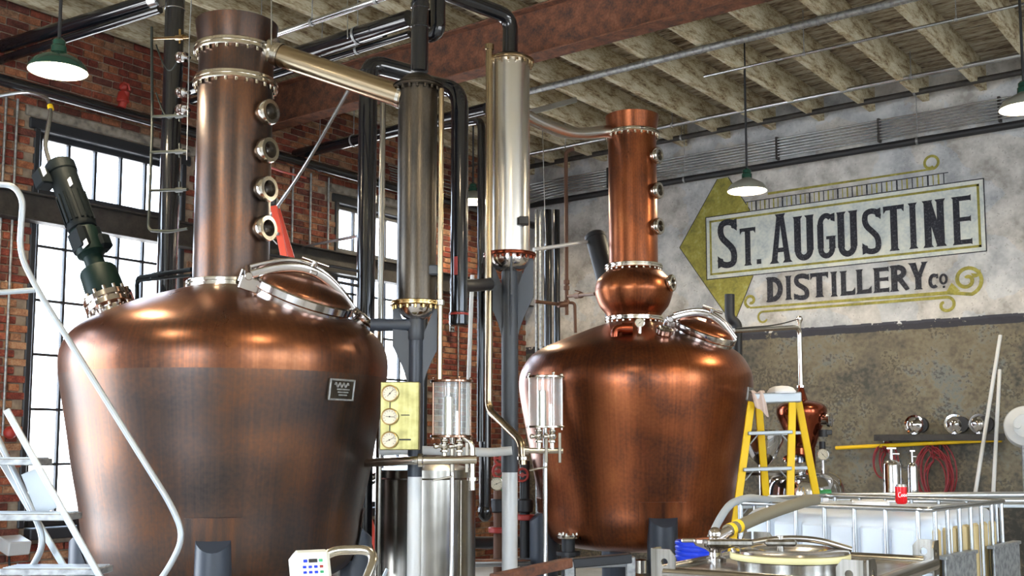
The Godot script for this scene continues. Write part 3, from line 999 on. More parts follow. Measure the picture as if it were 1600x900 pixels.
func build_spirit_still() -> void:
	var D := 9.8
	var uc := 993.0
	var C := PX(uc, D, 0.0)
	var F := Frame.new(C, EYE)
	var px := D / 1712.0
	var t := thing("pot_still", "smaller reddish copper pot still with a round bulb under its neck", "still", C, "copper pot stills")
	var prof := prof_from([[858, 40], [855, 90], [848, 125], [836, 142], [815, 151], [785, 154], [740, 161], [700, 168], [650, 178], [622, 183], [602, 185], [585, 183], [570, 176], [557, 166], [545, 148], [534, 122], [524, 96], [514, 70], [508, 52], [505, 44]], D, uc)
	var pot := MB.new()
	pot.lathe(C, smooth_prof(prof, 4), Basis.IDENTITY, 112, 0.0, TAU, 2.0)
	part("pot", pot, M.copper_b, t)
	var y0 := Y(505, D, uc)
	var ya := Y(494, D - 0.25, uc)
	var yb := Y(411, D - 0.25, uc)
	var yc := Y(199, D - 0.25, uc)
	var yd := Y(170, D - 0.25, uc)
	var cn := Vector3(C.x, 0, C.z)
	var nk := MB.new()
	nk.lathe(cn, [Vector2(44 * px, y0 - 0.03), Vector2(40.5 * px, ya)], Basis.IDENTITY, 56)
	part("pot_collar", nk, M.copper_b, t)
	var bulb := MB.new()
	bulb.lathe(cn, smooth_prof([Vector2(40 * px, ya), Vector2(44 * px, lerpf(ya, yb, 0.1)), Vector2(54 * px, lerpf(ya, yb, 0.25)), Vector2(60.5 * px, lerpf(ya, yb, 0.46)), Vector2(61.5 * px, lerpf(ya, yb, 0.58)), Vector2(58 * px, lerpf(ya, yb, 0.74)), Vector2(49 * px, lerpf(ya, yb, 0.87)), Vector2(41 * px, lerpf(ya, yb, 0.95)), Vector2(38.8 * px, yb)], 5), Basis.IDENTITY, 64)
	part("bulb", bulb, M.copper_b, t)
	var neck := MB.new()
	neck.lathe(cn, [Vector2(38.8 * px, yb), Vector2(38.4 * px, yc)], Basis.IDENTITY, 56)
	part("neck", neck, M.copper_b, t)
	var hd := MB.new()
	hd.lathe(cn, [Vector2(38.6 * px, yc), Vector2(39 * px, yc + 0.02), Vector2(43 * px, yd), Vector2(41.5 * px, yd + 0.006), Vector2(26 * px, yd + 0.025), Vector2(0, yd + 0.035)], Basis.IDENTITY, 56)
	part("flared_cap", hd, M.copper_b, t)
	flange(t, Vector3(C.x, ya, C.z), 46 * px, 0.045, 24, M.polished)
	flange(t, Vector3(C.x, yb, C.z), 46 * px, 0.045, 24, M.polished)
	flange(t, Vector3(C.x, yc, C.z), 44.5 * px, 0.04, 24, M.polished)
	for v in [249.0, 303.0, 358.0]:
		sight_glass(t, F.at(60, 38.5 * px - 0.005, Y(v + 1, D, 1026)), F.dir(60), 0.077, 0.07)
	sight_glass(t, F.at(66, 60.5 * px - 0.01, Y(447, D, 1052)), F.dir(66), 0.077, 0.05)
	var up := (Vector3.UP * 0.9 + F.dir(52) * 0.42).normalized()
	manway(t, F.at(58, 0.70, y_top(prof, 0.70) + 0.02), up, (-F.r - F.f * 0.12), 0.265, M.copper_b, 0.09)
	# small fittings on the shoulder
	var e0 := F.at(-13, 0.72, y_top(prof, 0.72))
	var el := MB.new()
	el.tube(MB.rounded([e0 - Vector3(0, 0.08, 0), e0 + Vector3(0, 0.06, 0), e0 + Vector3(0, 0.06, 0) + F.r * 0.12], 0.05, 5), 0.035, 14)
	el.cyl(e0 + Vector3(0, 0.06, 0) + F.r * 0.06, e0 + Vector3(0, 0.06, 0) + F.r * 0.15, 0.05, -1, 14)
	part("relief_elbow", el, M.copper_c, t)
	var g0 := F.at(4, 0.66, y_top(prof, 0.66))
	var st := MB.new()
	st.cyl(g0 - Vector3(0, 0.05, 0), g0 + Vector3(0, 0.05, 0), 0.016)
	var gs := part("gauge_stem", st, M.polished, t)
	dial(gs, g0 + Vector3(0, 0.085, 0), F.f, 0.042, 0.03)
	var pu := (Vector3.UP * 0.88 + F.dir(24) * 0.47).normalized()
	var pt := MB.new()
	pt.lathe(F.at(20, 0.72, y_top(prof, 0.72) + 0.015), [Vector2(0.05, -0.05), Vector2(0.065, 0.0), Vector2(0.075, 0.006), Vector2(0.075, 0.045), Vector2(0.06, 0.05), Vector2(0.05, 0.04), Vector2(0, 0.04)], MB.aim(pu), 24)
	part("blank_port", pt, M.chrome_lid, t)
	for k in 4: still_leg(t, F, 14.5 + 90.0 * k, 0.835, Y(788, 9.0, 1035), 0.125, M.copper_b, prof)
	name_plate(t, F.at(70, r_at(prof, Y(617, 9.5, 1165)) - 0.002, Y(617, 9.5, 1165)), (F.dir(70) + Vector3(0, -0.1, 0)).normalized(), 0.16, 0.115)
	# agitator behind the neck
	var ab := P(952, 452, 10.15)
	var ae := P(929, 366, 10.35)
	var ax := (ae - ab).normalized()
	var L := (ae - ab).length()
	var am := MB.new()
	am.lathe(ab - ax * 0.32, [Vector2(0.1, 0.0), Vector2(0.1, 0.3), Vector2(0.095, 0.32), Vector2(0.098, 0.34), Vector2(0.098, 0.32 + L - 0.06), Vector2(0.104, 0.32 + L - 0.055), Vector2(0.104, 0.32 + L - 0.02), Vector2(0.085, 0.32 + L), Vector2(0, 0.33 + L)], MB.aim(ax), 28)
	part("agitator_motor", am, M.black_matt, t, "black cylindrical agitator motor")

func dial(parent: Node, c: Vector3, n: Vector3, R: float, depth: float, needle := 0.7, rim: Material = null) -> void:
	var b := Basis(Vector3.UP.cross(n).normalized(), n.cross(Vector3.UP.cross(n).normalized()), n)
	var ab := Basis(b.x, n, -b.y)
	var q := MB.new()
	q.lathe(c, [Vector2(0, -depth), Vector2(R * 0.9, -depth), Vector2(R * 0.92, -0.004), Vector2(R, 0.0), Vector2(R, 0.012), Vector2(R * 0.86, 0.014), Vector2(R * 0.82, 0.004)], ab, 32)
	var o := part("gauge_case", q, rim if rim != null else M.polished, parent)
	var d := MB.new()
	d.lathe(c, [Vector2(0, 0.005), Vector2(R * 0.84, 0.005)], ab, 28)
	if parent is MeshInstance3D and parent.get_parent() is MeshInstance3D:
		part("dial_face", d, M.dial, parent)
	else:
		part("dial_face", d, M.dial, o if o.get_parent().get_parent() == self else parent)
	var k := MB.new()
	k.box(c + n * 0.008 + b * Vector3(cos(needle), sin(needle), 0) * R * 0.1, Vector3(R * 1.1, R * 0.05, 0.002), b * Basis(Vector3(0, 0, 1), needle))
	k.lathe(c + n * 0.006, [Vector2(R * 0.09, 0), Vector2(R * 0.09, 0.004), Vector2(0, 0.004)], ab, 12)
	for i in 11:
		var a := deg_to_rad(-130 + 26 * i) + PI / 2
		k.box(c + n * 0.0065 + b * Vector3(cos(a), sin(a), 0) * R * 0.66, Vector3(R * 0.16, R * 0.035, 0.001), b * Basis(Vector3(0, 0, 1), a))
	part("needle", k, M.ink, o if o.get_parent().get_parent() == self else parent)

# a pipe through points, with rounded elbows; its own thing
func pipe(called: String, label: String, pts: Array, r: float, m: Material, bend := 0.0, group := "", segs := 16, cat := "pipe") -> Node3D:
	var t := thing(called, label, cat, pts[0], group)
	var q := MB.new()
	q.tube(MB.rounded(pts, bend if bend > 0.0 else r * 2.2, 6), r, segs)
	part("pipe_run", q, m, t)
	return t

func pipe_ring(t: Node, c: Vector3, d: Vector3, r: float, l: float, m: Material, called := "coupling") -> void:
	var q := MB.new()
	q.cyl(c - d.normalized() * l / 2, c + d.normalized() * l / 2, r, -1.0, 20, true, minf(l, r) * 0.15)
	part(called, q, m, t)

func vert_run(u: float, d: float, v0: float, v1: float) -> Array:    # an upright line through (u, eye level) from height of v0 down to v1
	var p := PX(u, d, 0)
	return [Vector3(p.x, Y(v0, d, u), p.z), Vector3(p.x, maxf(Y(v1, d, u), 0.0), p.z)]

func gusset(t: Node, c: Vector3, dirv: Vector3, ytop: float, w: float, h: float, r0: float, m: Material) -> void:
	var o := PackedVector2Array()
	o.append(Vector2(w, 0)); o.append(Vector2(w, -h * 0.42))
	for i in 9:
		var k := i / 8.0
		o.append(Vector2(lerpf(w, r0 * 0.8, sin(k * PI / 2)), -h * (0.42 + 0.58 * k)))
	for i in 7:
		var k := i / 6.0
		o.append(Vector2(lerpf(r0 * 0.8, w * 0.8, pow(k, 2.0)), -h * 0.34 * (1.0 - k * k) - 0.002))
	var q := MB.new()
	q.prism(Vector3(c.x, ytop, c.z), o, Basis(dirv, Vector3.UP, dirv.cross(Vector3.UP)), 0.014)
	part("gusset", q, m, t)

func build_columns() -> void:
	# --- bronze column
	var D := 7.2
	var c := PX(648.5, D, 0.0)
	var px := D / 1712.0
	var t := thing("rectifying_column", "tall dark bronze column on a black post, joined by the sloping steel pipe", "column", c, "columns between the stills")
	var y1 := Y(124, D - 0.17, 650)
	var y0 := Y(470, D - 0.17, 649)
	var q := MB.new()
	q.lathe(c, [Vector2(31.5 * px, y0), Vector2(31.5 * px, y1)], Basis.IDENTITY, 56)
	part("shell", q, M.bronze, t)
	flange(t, Vector3(c.x, y1, c.z), 41 * px, 0.03, 18, M.bronze)
	flange(t, Vector3(c.x, y0, c.z), 41.5 * px, 0.035, 18, M.brass_rim)
	var dm := MB.new()
	dm.lathe(c, [Vector2(35 * px, y1 + 0.015), Vector2(31 * px, y1 + 0.035), Vector2(22 * px, y1 + 0.075), Vector2(14 * px, y1 + 0.09)], Basis.IDENTITY, 40)
	part("top_dome", dm, M.bronze, t)
	var bd := MB.new()
	bd.lathe(c, [Vector2(12 * px, y0 - 0.105), Vector2(20 * px, y0 - 0.09), Vector2(28 * px, y0 - 0.05), Vector2(29.5 * px, y0 - 0.015)], Basis.IDENTITY, 40)
	part("bottom_dome", bd, M.chrome_lid, t)
	var sl := MB.new()
	var ys := Y(532, D, 648)
	sl.lathe(c, [Vector2(11.5 * px, ys), Vector2(13 * px, ys + 0.01), Vector2(13 * px, y0 - 0.11), Vector2(11 * px, y0 - 0.09)], Basis.IDENTITY, 28)
	part("sleeve", sl, M.grey_paint, t)
	var po := MB.new()
	var yw := Y(745, D, 648)
	po.lathe(c, [Vector2(11.3 * px, yw), Vector2(11.3 * px, ys + 0.02)], Basis.IDENTITY, 28)
	part("post", po, M.leg_paint, t)
	var pw := MB.new()
	pw.lathe(c, [Vector2(0.0, 0.0), Vector2(0.12, 0.0), Vector2(0.12, 0.015), Vector2(11.2 * px, 0.015), Vector2(11.2 * px, yw)], Basis.IDENTITY, 28)
	part("post_foot", pw, M.white_paint, t, "white painted lower post")
	var F := Frame.new(c, EYE)
	for s in [-82.0, 82.0, 180.0]: gusset(t, c, F.dir(s), y0 - 0.02, 37 * px, 0.62, 11.3 * px, M.grey_paint)
	var sa := MB.new()
	sa.tube([F.at(-90, 0.02, Y(508, D)), F.at(-90, 0.30, Y(508, D))], 10 * px, 18)
	part("side_branch", sa, M.leg_paint, t)
	var bk := MB.new()
	bk.box(F.at(60, 33 * px, Y(425, D, 676)), Vector3(0.09, 0.07, 0.08), Basis(Vector3.UP, YAW), 0.01)
	part("bracket", bk, M.grey_paint, t)
	# vent rising from its dome, with a return bend
	var vt := vert_run(650.5, D, -60, 112)
	var v := pipe("vent_pipe", "black pipe rising straight from the bronze column to the ceiling", [vt[1], vt[0]], 14.2 * px, M.black)
	pipe_ring(v, Vector3(vt[0].x, Y(42, D), vt[0].z), Vector3.UP, 15.8 * px, 0.02, M.black)
	pipe_ring(v, Vector3(vt[0].x, Y(10, D), vt[0].z), Vector3.UP, 15.8 * px, 0.05, M.black)
	pipe("return_bend", "short black hooked pipe hanging beside the black vent at the ceiling", [P(684, -70, D + 0.25), P(684, 50, D + 0.25), P(664, 58, D + 0.3), P(664, 20, D + 0.32)], 0.055, M.black, 0.1)
	# --- steel condenser
	var E := 8.4
	var e := PX(796.5, E, 0.0)
	var qx := E / 1712.0
	var k := thing("condenser", "tall polished steel condenser cylinder on a black and white post", "condenser", e, "columns between the stills")
	var z1 := Y(84, E - 0.2, 797)
	var z0 := Y(392, E - 0.2, 797)
	var sh := MB.new()
	sh.lathe(e, [Vector2(32 * qx, z0), Vector2(32 * qx, z1)], Basis.IDENTITY, 64)
	part("shell", sh, M.steel, k)
	flange(k, Vector3(e.x, z1, e.z), 40 * qx, 0.03, 16, M.warm_steel)
	flange(k, Vector3(e.x, z0, e.z), 42 * qx, 0.03, 18, M.copper_c)
	var td := MB.new()
	td.lathe(e, [Vector2(33 * qx, z1 + 0.01), Vector2(26 * qx, z1 + 0.05), Vector2(14 * qx, z1 + 0.075), Vector2(0, z1 + 0.08)], Basis.IDENTITY, 40)
	part("top_dome", td, M.bronze, k)
	var cd := MB.new()
	cd.lathe(e, smooth_prof([Vector2(0, z0 - 0.135), Vector2(14 * qx, z0 - 0.13), Vector2(26 * qx, z0 - 0.1), Vector2(32 * qx, z0 - 0.055), Vector2(33 * qx, z0 - 0.015)], 4), Basis.IDENTITY, 40)
	part("bottom_dome", cd, M.chrome_lid, k)
	var cp := MB.new()
	var zw := Y(738, E, 798)
	cp.lathe(e, [Vector2(13.3 * qx, zw), Vector2(13.3 * qx, z0 - 0.1)], Basis.IDENTITY, 28)
	part("post", cp, M.grey_paint, k)
	var cw := MB.new()
	cw.lathe(e, [Vector2(0, 0), Vector2(0.14, 0), Vector2(0.14, 0.015), Vector2(12.2 * qx, 0.015), Vector2(12.2 * qx, zw)], Basis.IDENTITY, 28)
	part("post_foot", cw, M.white_paint, k, "white painted lower post")
	var G := Frame.new(e, EYE)
	for s in [-76.0, 4.0, 80.0, 150.0]: gusset(k, e, G.dir(s), z0 - 0.03, 38 * qx, 0.72, 13.0 * qx, M.grey_paint)
	var jb := MB.new()
	jb.box(G.at(38, 36 * qx, Y(351, E, 826)), Vector3(0.075, 0.065, 0.07), Basis(Vector3.UP, YAW), 0.006)
	part("junction_box", jb, M.dark_steel, k)
	# feed over the top of the condenser
	pipe("feed_pipe", "thick black pipe crossing the ceiling and turning down onto the steel condenser", [P(668, -22, 7.9), P(798, 27, E), Vector3(e.x, z1 + 0.06, e.z)], 0.062, M.black, 0.12)
	# side pipes of the columns
	var o1 := vert_run(763.5, E - 0.12, 74, 640)
	var ot := pipe("outlet_pipe", "long slim steel pipe beside the condenser, bent towards the right hand glass safe", [o1[0], o1[1], P(815, 690, E - 0.5), P(817, 726, E - 0.5)], 0.029, M.warm_steel, 0.07)
	pipe_ring(ot, o1[0], Vector3.UP, 0.037, 0.05, M.warm_steel)
	pipe_ring(ot, P(817, 716, E - 0.5), Vector3.UP, 0.042, 0.03, M.polished)
	var o2 := vert_run(686, D - 0.1, 139, 596)
	var ou := pipe("outlet_pipe", "slim brass coloured pipe running down beside the bronze column", [o2[0], o2[1]], 0.019, M.warm_steel)
	pipe_ring(ou, Vector3(o2[0].x, Y(476, D), o2[0].z), Vector3.UP, 0.03, 0.04, M.polished)
	var o3 := vert_run(592, 8.0, 150, 900)
	pipe("steam_pipe", "slim bare steel pipe standing between the black pipe and the bronze column", [o3[0], o3[1]], 0.0225, M.brushed)
	# black pipes
	var b1 := vert_run(568, 8.25, 95, 900)
	b1[0] = Vector3(b1[0].x, Y(98, 8.25, 568), b1[0].z)
	var bp := pipe("vapour_pipe", "glossy black pipe with a top elbow, standing behind the tall still's manway", [b1[1], b1[0], P(645, 116, 8.4)], 15.0 * 8.25 / 1712.0, M.black, 0.12)
	pipe_ring(bp, Vector3(b1[0].x, Y(112, 8.25, 568), b1[0].z), Vector3.UP, 0.077, 0.012, M.black)
	var b2 := vert_run(716, 7.5, 142, 502)
	var bq := pipe("drop_pipe", "glossy black pipe with an end cap and red ring, right of the bronze column", [P(660, 128, 7.75), b2[0], b2[1]], 14.0 * 7.5 / 1712.0, M.black, 0.13)
	pipe_ring(bq, b2[1] + Vector3(0, 0.02, 0), Vector3.UP, 0.067, 0.1, M.black, "end_cap")
	pipe_ring(bq, Vector3(b2[0].x, Y(491, 7.5), b2[0].z), Vector3.UP, 0.069, 0.018, M.red_iron, "red_ring")
	var tg := MB.new()
	tg.box(P(712, 415, 7.43), Vector3(0.03, 0.13, 0.006), Basis(Vector3.UP, YAW - 0.5), 0.002)
	part("tag", tg, M.red_iron, bq, "red inspection tag")
	var tk := MB.new()
	tk.tube([P(722, 446, 7.52), P(742, 446, 7.75), P(764, 444, 8.1)], 0.045, 16)
	part("side_branch", tk, M.black_matt, bq)
	var b3 := vert_run(751, 8.7, 188, 690)
	pipe("return_pipe", "slimmer black pipe with an elbow, standing behind the condenser's outlet pipe", [P(690, 197, 9.3), b3[0], b3[1]], 6.5 * 8.7 / 1712.0, M.black, 0.09)
	var b4 := vert_run(758, 8.9, 448, 800)
	var bu := pipe("trap_pipe", "fat black pipe with a rounded blind end hanging near the floor", [P(766, 444, 8.1), Vector3(b4[0].x, b4[0].y, b4[0].z), b4[1]], 0.05, M.black, 0.12)
	var bb := MB.new()
	bb.ball(b4[1], 0.06, 20, 1.3)
	part("blind_end", bb, M.black, bu)
	var b5 := vert_run(733.5, 9.2, 430, 600)
	pipe("drain_pipe", "thin white pipe standing in front of the brick wall", [P(738, 430, 9.2), P(732, 598, 9.2), PX(728, 9.2, 0.0)], 0.018, M.white_paint)
	# riser behind the tall still, with its branch along the ceiling
	var r1 := vert_run(252, 8.45, -40, 900)
	var rp := pipe("riser_pipe", "thick glossy black riser standing behind the tall still's neck", [r1[1], r1[0]], 15.5 * 8.45 / 1712.0, M.black)
	for v2 in [15.0, 300.0]: pipe_ring(rp, Vector3(r1[0].x, Y(v2, 8.45, 250), r1[0].z), Vector3.UP, 0.081, 0.008, M.galv)
	var hp := pipe("branch_pipe", "thick black pipe under the ceiling running from the riser to the brick wall", [P(246, -2, 8.5), P(-2, 74, 9.3)], 0.058, M.black)
	pipe_ring(hp, P(243, -1, 8.51), P(-2, 74, 9.3) - P(246, -2, 8.5), 0.074, 0.1, M.galv)
	pipe("branch_pipe", "slimmer black pipe just below the thick ceiling branch by the riser", [P(250, 14, 8.5), P(-2, 95, 9.3)], 0.036, M.black)
	# copper control tubing on the riser side
	var tx := thing("control_tubing", "thin greened copper tubing with small valves between riser and tall still's neck", "tubing", P(240, 60, 7.95))
	var a := MB.new()
	a.tube(MB.rounded([P(237, 42, 7.95), P(238, 200, 7.95), P(232, 360, 7.95), P(265, 362, 7.8), P(294, 357, 7.6)], 0.05), 0.011, 8)
	part("tube", a, M.verdigris, tx)
	var yv := [60.0, 182.0, 238.0, 298.0]
	for i in 4:
		var u0 := 240.0 - 2.0 * i
		var tb := MB.new()
		tb.tube([P(u0, yv[i], 7.95), P(296 - i, yv[i] - 2, 7.55)], 0.011, 8)
		tb.cyl(P(276, yv[i] - 1, 7.72), P(288, yv[i] - 2, 7.62), 0.02, -1, 10)
		tb.cyl(P(281, yv[i] + 8, 7.7), P(281, yv[i] - 14, 7.7), 0.009, -1, 8)
		part("valve", tb, M.verdigris if i > 0 else M.brass_rim, tx)
	for i in 3:
		var vv: float = [90.0, 145.0, 172.0][i]
		var sc := MB.new()
		sc.lathe(P(296, vv, 7.5), [Vector2(0.012, 0), Vector2(0.012, 0.05), Vector2(0.035, 0.06), Vector2(0.035, 0.085), Vector2(0.02, 0.09), Vector2(0.02, 0.12), Vector2(0.04, 0.125), Vector2(0.04, 0.15), Vector2(0, 0.155)], MB.aim(P(262, vv - 1, 7.75) - P(296, vv, 7.5)), 18)
		part("sanitary_clamp", sc, M.chrome, tx)
	for i in 2:
		var lp := []
		for j in 13:
			var s := j / 12.0
			lp.append(P(244 + 34 * s, 70 + 75 * i + 40 * sin(s * PI * 0.8) , 7.9 - 0.15 * s))
		var lb := MB.new()
		lb.tube(lp, 0.006, 6)
		part("loop_tube", lb, M.verdigris, tx)
	var cable := MB.new()
	cable.tube([P(300, -20, 7.5), P(296, 60, 7.5), P(292, 250, 7.5)], 0.004, 6)
	part("cable", cable, M.galv_old, tx)
	pipe("stand_pipe", "thin pale pipe standing just right of the thick black riser", vert_run(267, 8.5, 240, 900), 0.013, M.galv_old, 0.0, "", 10)
	var wt := thing("water_line", "pair of dark valve pipes reaching from the window to the tall still's neck foot", "pipe", P(215, 440, 7.9))
	for i in 2:
		var wq := MB.new()
		wq.tube(MB.rounded([P(214, 470, 8.2), P(214, 434 + 5 * i, 8.2), P(300, 421 + 9 * i, 7.5)], 0.06), 0.016 if i == 0 else 0.012, 10)
		if i == 0: wq.cyl(P(240, 431, 8.0), P(252, 429, 7.9), 0.026, -1, 12)
		part("pipe_run", wq, M.motor, wt)

func build_safes() -> void:
	# gauge panel
	var D := 6.95
	var pc := P(625.5, 650, D)
	var b := Basis(Vector3.UP, YAW)
	var t := thing("gauge_panel", "brass box with three round pressure gauges on the black post", "gauge panel", pc - Vector3(0, 0.22, 0))
	var q := MB.new()
	q.box(pc, Vector3(61 / 1712.0 * D, 106 / 1712.0 * D, 0.1), b, 0.005)
	part("panel", q, M.brass, t)
	for i in 3:
		dial(t, pc + b * Vector3(-15.0 / 1712 * D, (34.5 - 36.0 * i) / 1712 * D, 0.062), b.z, 0.054, 0.012, [0.85, -0.06, 0.45][i], M.brass_rim)
	var ln := MB.new()
	ln.box(pc + b * Vector3(-15.0 / 1712 * D, 0, 0.052), Vector3(0.006, 0.36, 0.004), b)
	for k in 2: ln.box(pc + b * Vector3(9.0 / 1712 * D, (1 - 38 * k) / 1712.0 * D, 0.0515), Vector3(0.055 + 0.02 * k, 0.006 + 0.004 * k, 0.002), b)
	part("engraving", ln, M.ink, t)
	# two glass spirit safes
	safe(P(706, 682, 7.0), 7.0, 33.0, 86.0, "glass spirit safe on valves, beside the brass gauge panel", -1)
	safe(P(852.5, 667, 7.6), 7.6, 30.0, 78.0, "glass spirit safe on valves, in front of the bulb-necked still", 1)
	# tanks and pipework behind
	var k := PX(667, 8.35, 0.0)
	var s := thing("receiver_tank", "brushed steel cylindrical tank behind the white post, below the gauge panel", "tank", k, "steel receiver tanks")
	var sh := MB.new()
	var yt := Y(748, 8.35, 667)
	sh.lathe(k, [Vector2(0, 0.12), Vector2(0.36, 0.12), Vector2(0.372, 0.135), Vector2(0.372, yt), Vector2(0.36, yt + 0.012), Vector2(0.36, yt + 0.07), Vector2(0.2, yt + 0.12), Vector2(0, yt + 0.13)], Basis.IDENTITY, 64)
	part("shell", sh, M.brushed, s)
	var seam := MB.new()
	seam.box(k + (Vector3(EYE.x - k.x, 0, EYE.z - k.z).normalized() * cos(0.75) + Vector3(cos(YAW), 0, -sin(YAW)) * sin(0.75)) * 0.372 + Vector3(0, (yt + 0.13) / 2, 0), Vector3(0.006, yt - 0.14, 0.006), Basis(Vector3.UP, YAW))
	part("seam", seam, M.polished, s)
	for a in 3:
		var lg := MB.new()
		var an := TAU * a / 3.0
		lg.cyl(k + Vector3(cos(an) * 0.3, 0, sin(an) * 0.3), k + Vector3(cos(an) * 0.3, 0.14, sin(an) * 0.3), 0.03)
		part("leg", lg, M.steel, s)
	var k2 := PX(553, 8.55, 0.0)
	var s2 := thing("receiver_tank", "brushed steel cylindrical tank mostly hidden behind the tall still's pot", "tank", k2, "steel receiver tanks")
	var sh2 := MB.new()
	var yt2 := Y(752, 8.5, 560)
	sh2.lathe(k2, [Vector2(0, 0.0), Vector2(0.145, 0.0), Vector2(0.148, 0.01), Vector2(0.148, yt2), Vector2(0.155, yt2 + 0.01), Vector2(0.155, yt2 + 0.05), Vector2(0.0, yt2 + 0.06)], Basis.IDENTITY, 48)
	part("shell", sh2, M.brushed, s2)
	var vl := MB.new()
	vl.cyl(P(568, 752, 8.3), P(592, 741, 8.3), 0.025, -1, 12)
	vl.cyl(P(578, 757, 8.28), P(600, 746, 8.25), 0.012, -1, 8)
	part("valve", vl, M.polished, s2)
	pipe("manifold_pipe", "horizontal steel pipe with a clamp running to the left hand glass safe", [P(540, 725, 7.4), P(600, 722, 7.1), P(656, 719, 6.95), P(745, 718, 6.95)], 0.028, M.polished, 0.05)
	var mc := MB.new()
	mc.cyl(P(653, 719, 6.95), P(661, 719, 6.95), 0.043, -1, 16, true, 0.004)
	solo("pipe_clamp", mc, M.polished, P(657, 726, 6.95), "sanitary clamp on the horizontal steel pipe by the white post", "clamp")
	pipe("white_hose", "white hose curving behind the posts to the right hand outlet", [P(590, 706, 8.0), P(640, 703, 8.1), P(735, 706, 7.9), P(770, 707, 7.9), P(800, 704, 7.9)], 0.032, M.white_paint, 0.1)

func safe(base: Vector3, D: float, half: float, h: float, label: String, side: int) -> void:
	var px := D / 1712.0
	var R := half * px
	var H := h * px
	var t := thing("spirit_safe", label, "spirit safe", base, "glass spirit safes")
	for k in 2:
		var f := MB.new()
		f.lathe(base + Vector3(0, H * k, 0), [Vector2(0, -0.008), Vector2(R, -0.008), Vector2(R + 0.003, -0.005), Vector2(R + 0.003, 0.005), Vector2(R, 0.008), Vector2(0, 0.008)], Basis.IDENTITY, 40)
		part("end_plate", f, M.safe_copper if side < 0 else M.polished, t)
	var g := MB.new()
	g.lathe(base, [Vector2(R * 0.9, 0.01), Vector2(R * 0.9, H - 0.01)], Basis.IDENTITY, 48)
	part("glass_cylinder", g, M.clear_glass, t, "clear glass cylinder")
	for k in 4:
		var a := TAU * (k + 0.32) / 4.0
		var r := MB.new()
		var p := base + Vector3(cos(a), 0, sin(a)) * R * 0.95
		r.cyl(p - Vector3(0, 0.02, 0), p + Vector3(0, H + 0.02, 0), 0.006, -1, 8)
		r.ball(p + Vector3(0, H + 0.02, 0), 0.011, 8)
		part("tie_rod", r, M.safe_copper if side < 0 else M.polished, t)
	var inn := MB.new()
	inn.lathe(base - Vector3(0.03, 0, 0), [Vector2(0.03, 0.01), Vector2(0.03, H * 0.72), Vector2(0.02, H * 0.74), Vector2(0.008, H * 0.74), Vector2(0.008, H * 0.9)], Basis.IDENTITY, 18)
	inn.cyl(base + Vector3(0.06, 0.01, 0.02), base + Vector3(0.06, H * 0.45, 0.02), 0.014, -1, 12)
	part("inner_spout", inn, M.polished, t)
	var rx := Vector3(cos(YAW), 0, -sin(YAW))
	var fx := Vector3(sin(YAW), 0, cos(YAW))
	for k in 2:
		var v := MB.new()
		var o := base + rx * ((-0.35 + 0.7 * k) * R)
		var L := 36 * px
		v.lathe(o - Vector3(0, L, 0), [Vector2(0, 0), Vector2(0.016, 0), Vector2(0.016, L * 0.3), Vector2(0.028, L * 0.34), Vector2(0.028, L * 0.4), Vector2(0.018, L * 0.42), Vector2(0.03, L * 0.55), Vector2(0.03, L * 0.66), Vector2(0.018, L * 0.72), Vector2(0.026, L * 0.8), Vector2(0.026, L * 0.86), Vector2(0.016, L * 0.9), Vector2(0.016, L)], Basis.IDENTITY, 18)
		var vo := part("valve", v, M.polished, t)
		var hd := MB.new()
		hd.box(o - Vector3(0, L * 0.9, 0) + rx * 0.05 + fx * 0.03, Vector3(0.022, L * 1.3, 0.008), Basis(Vector3.UP, YAW), 0.003)
		hd.cyl(o - Vector3(0, L * 0.42, 0), o - Vector3(0, L * 0.42, 0) + fx * 0.05 - rx * 0.04, 0.012, -1, 10)
		hd.ball(o - Vector3(0, L * 0.42, 0) + fx * 0.05 - rx * 0.05, 0.018, 10)
		part("lever", hd, M.polished, vo)
	var mf := MB.new()
	var L2 := 37 * px
	mf.cyl(base - Vector3(0, L2, 0) - rx * R * 1.1, base - Vector3(0, L2, 0) + rx * R * 0.9, 0.02, -1, 14)
	mf.box(base - Vector3(0, L2 * 1.75, 0) - rx * R * 0.4 + fx * 0.04, Vector3(0.13, 0.012, 0.03), Basis(Vector3.UP, YAW) * Basis(Vector3(0, 0, 1), 0.2), 0.004)
	part("manifold", mf, M.polished, t)
	var dp := MB.new()
	if side < 0:
		dp.tube(MB.rounded([base + rx * R * 0.55, base + rx * R * 0.95 - Vector3(0, 0.05, 0), base + rx * R * 0.98 - Vector3(0, 0.34, 0)], 0.05), 0.021, 12)
		dp.cyl(base + rx * R * 0.98 - Vector3(0, 0.26, 0), base + rx * R * 0.98 - Vector3(0, 0.28, 0), 0.035, -1, 14)
	else:
		dp.cyl(base - Vector3(0, L2, 0) - rx * R * 0.9, base - Vector3(0, L2, 0) - rx * R * 1.1, 0.03, -1, 14)
	part("drain", dp, M.polished, t)
	# stand that carries it to the floor
	var st := MB.new()
	var sp := base - fx * (R * 0.55)
	st.cyl(Vector3(sp.x, 0.0, sp.z), Vector3(sp.x, base.y - 0.008, sp.z), 0.016, -1, 12)
	st.cyl(Vector3(sp.x, 0.0, sp.z), Vector3(sp.x, 0.012, sp.z), 0.1, -1, 20)
	part("stand", st, M.steel, t)

func xpipe(called: String, label: String, u0: float, v0: float, u1: float, v1: float, z: float, r: float, m: Material, group := "") -> Node3D:
	var a := Pz(u0, v0, z)
	var b := Pz(u1, v1, z)
	var y := (a.y + b.y) / 2
	return pipe(called, label, [Vector3(a.x, y, z), Vector3(b.x, y, z)], r, m, 0.0, group, 12)

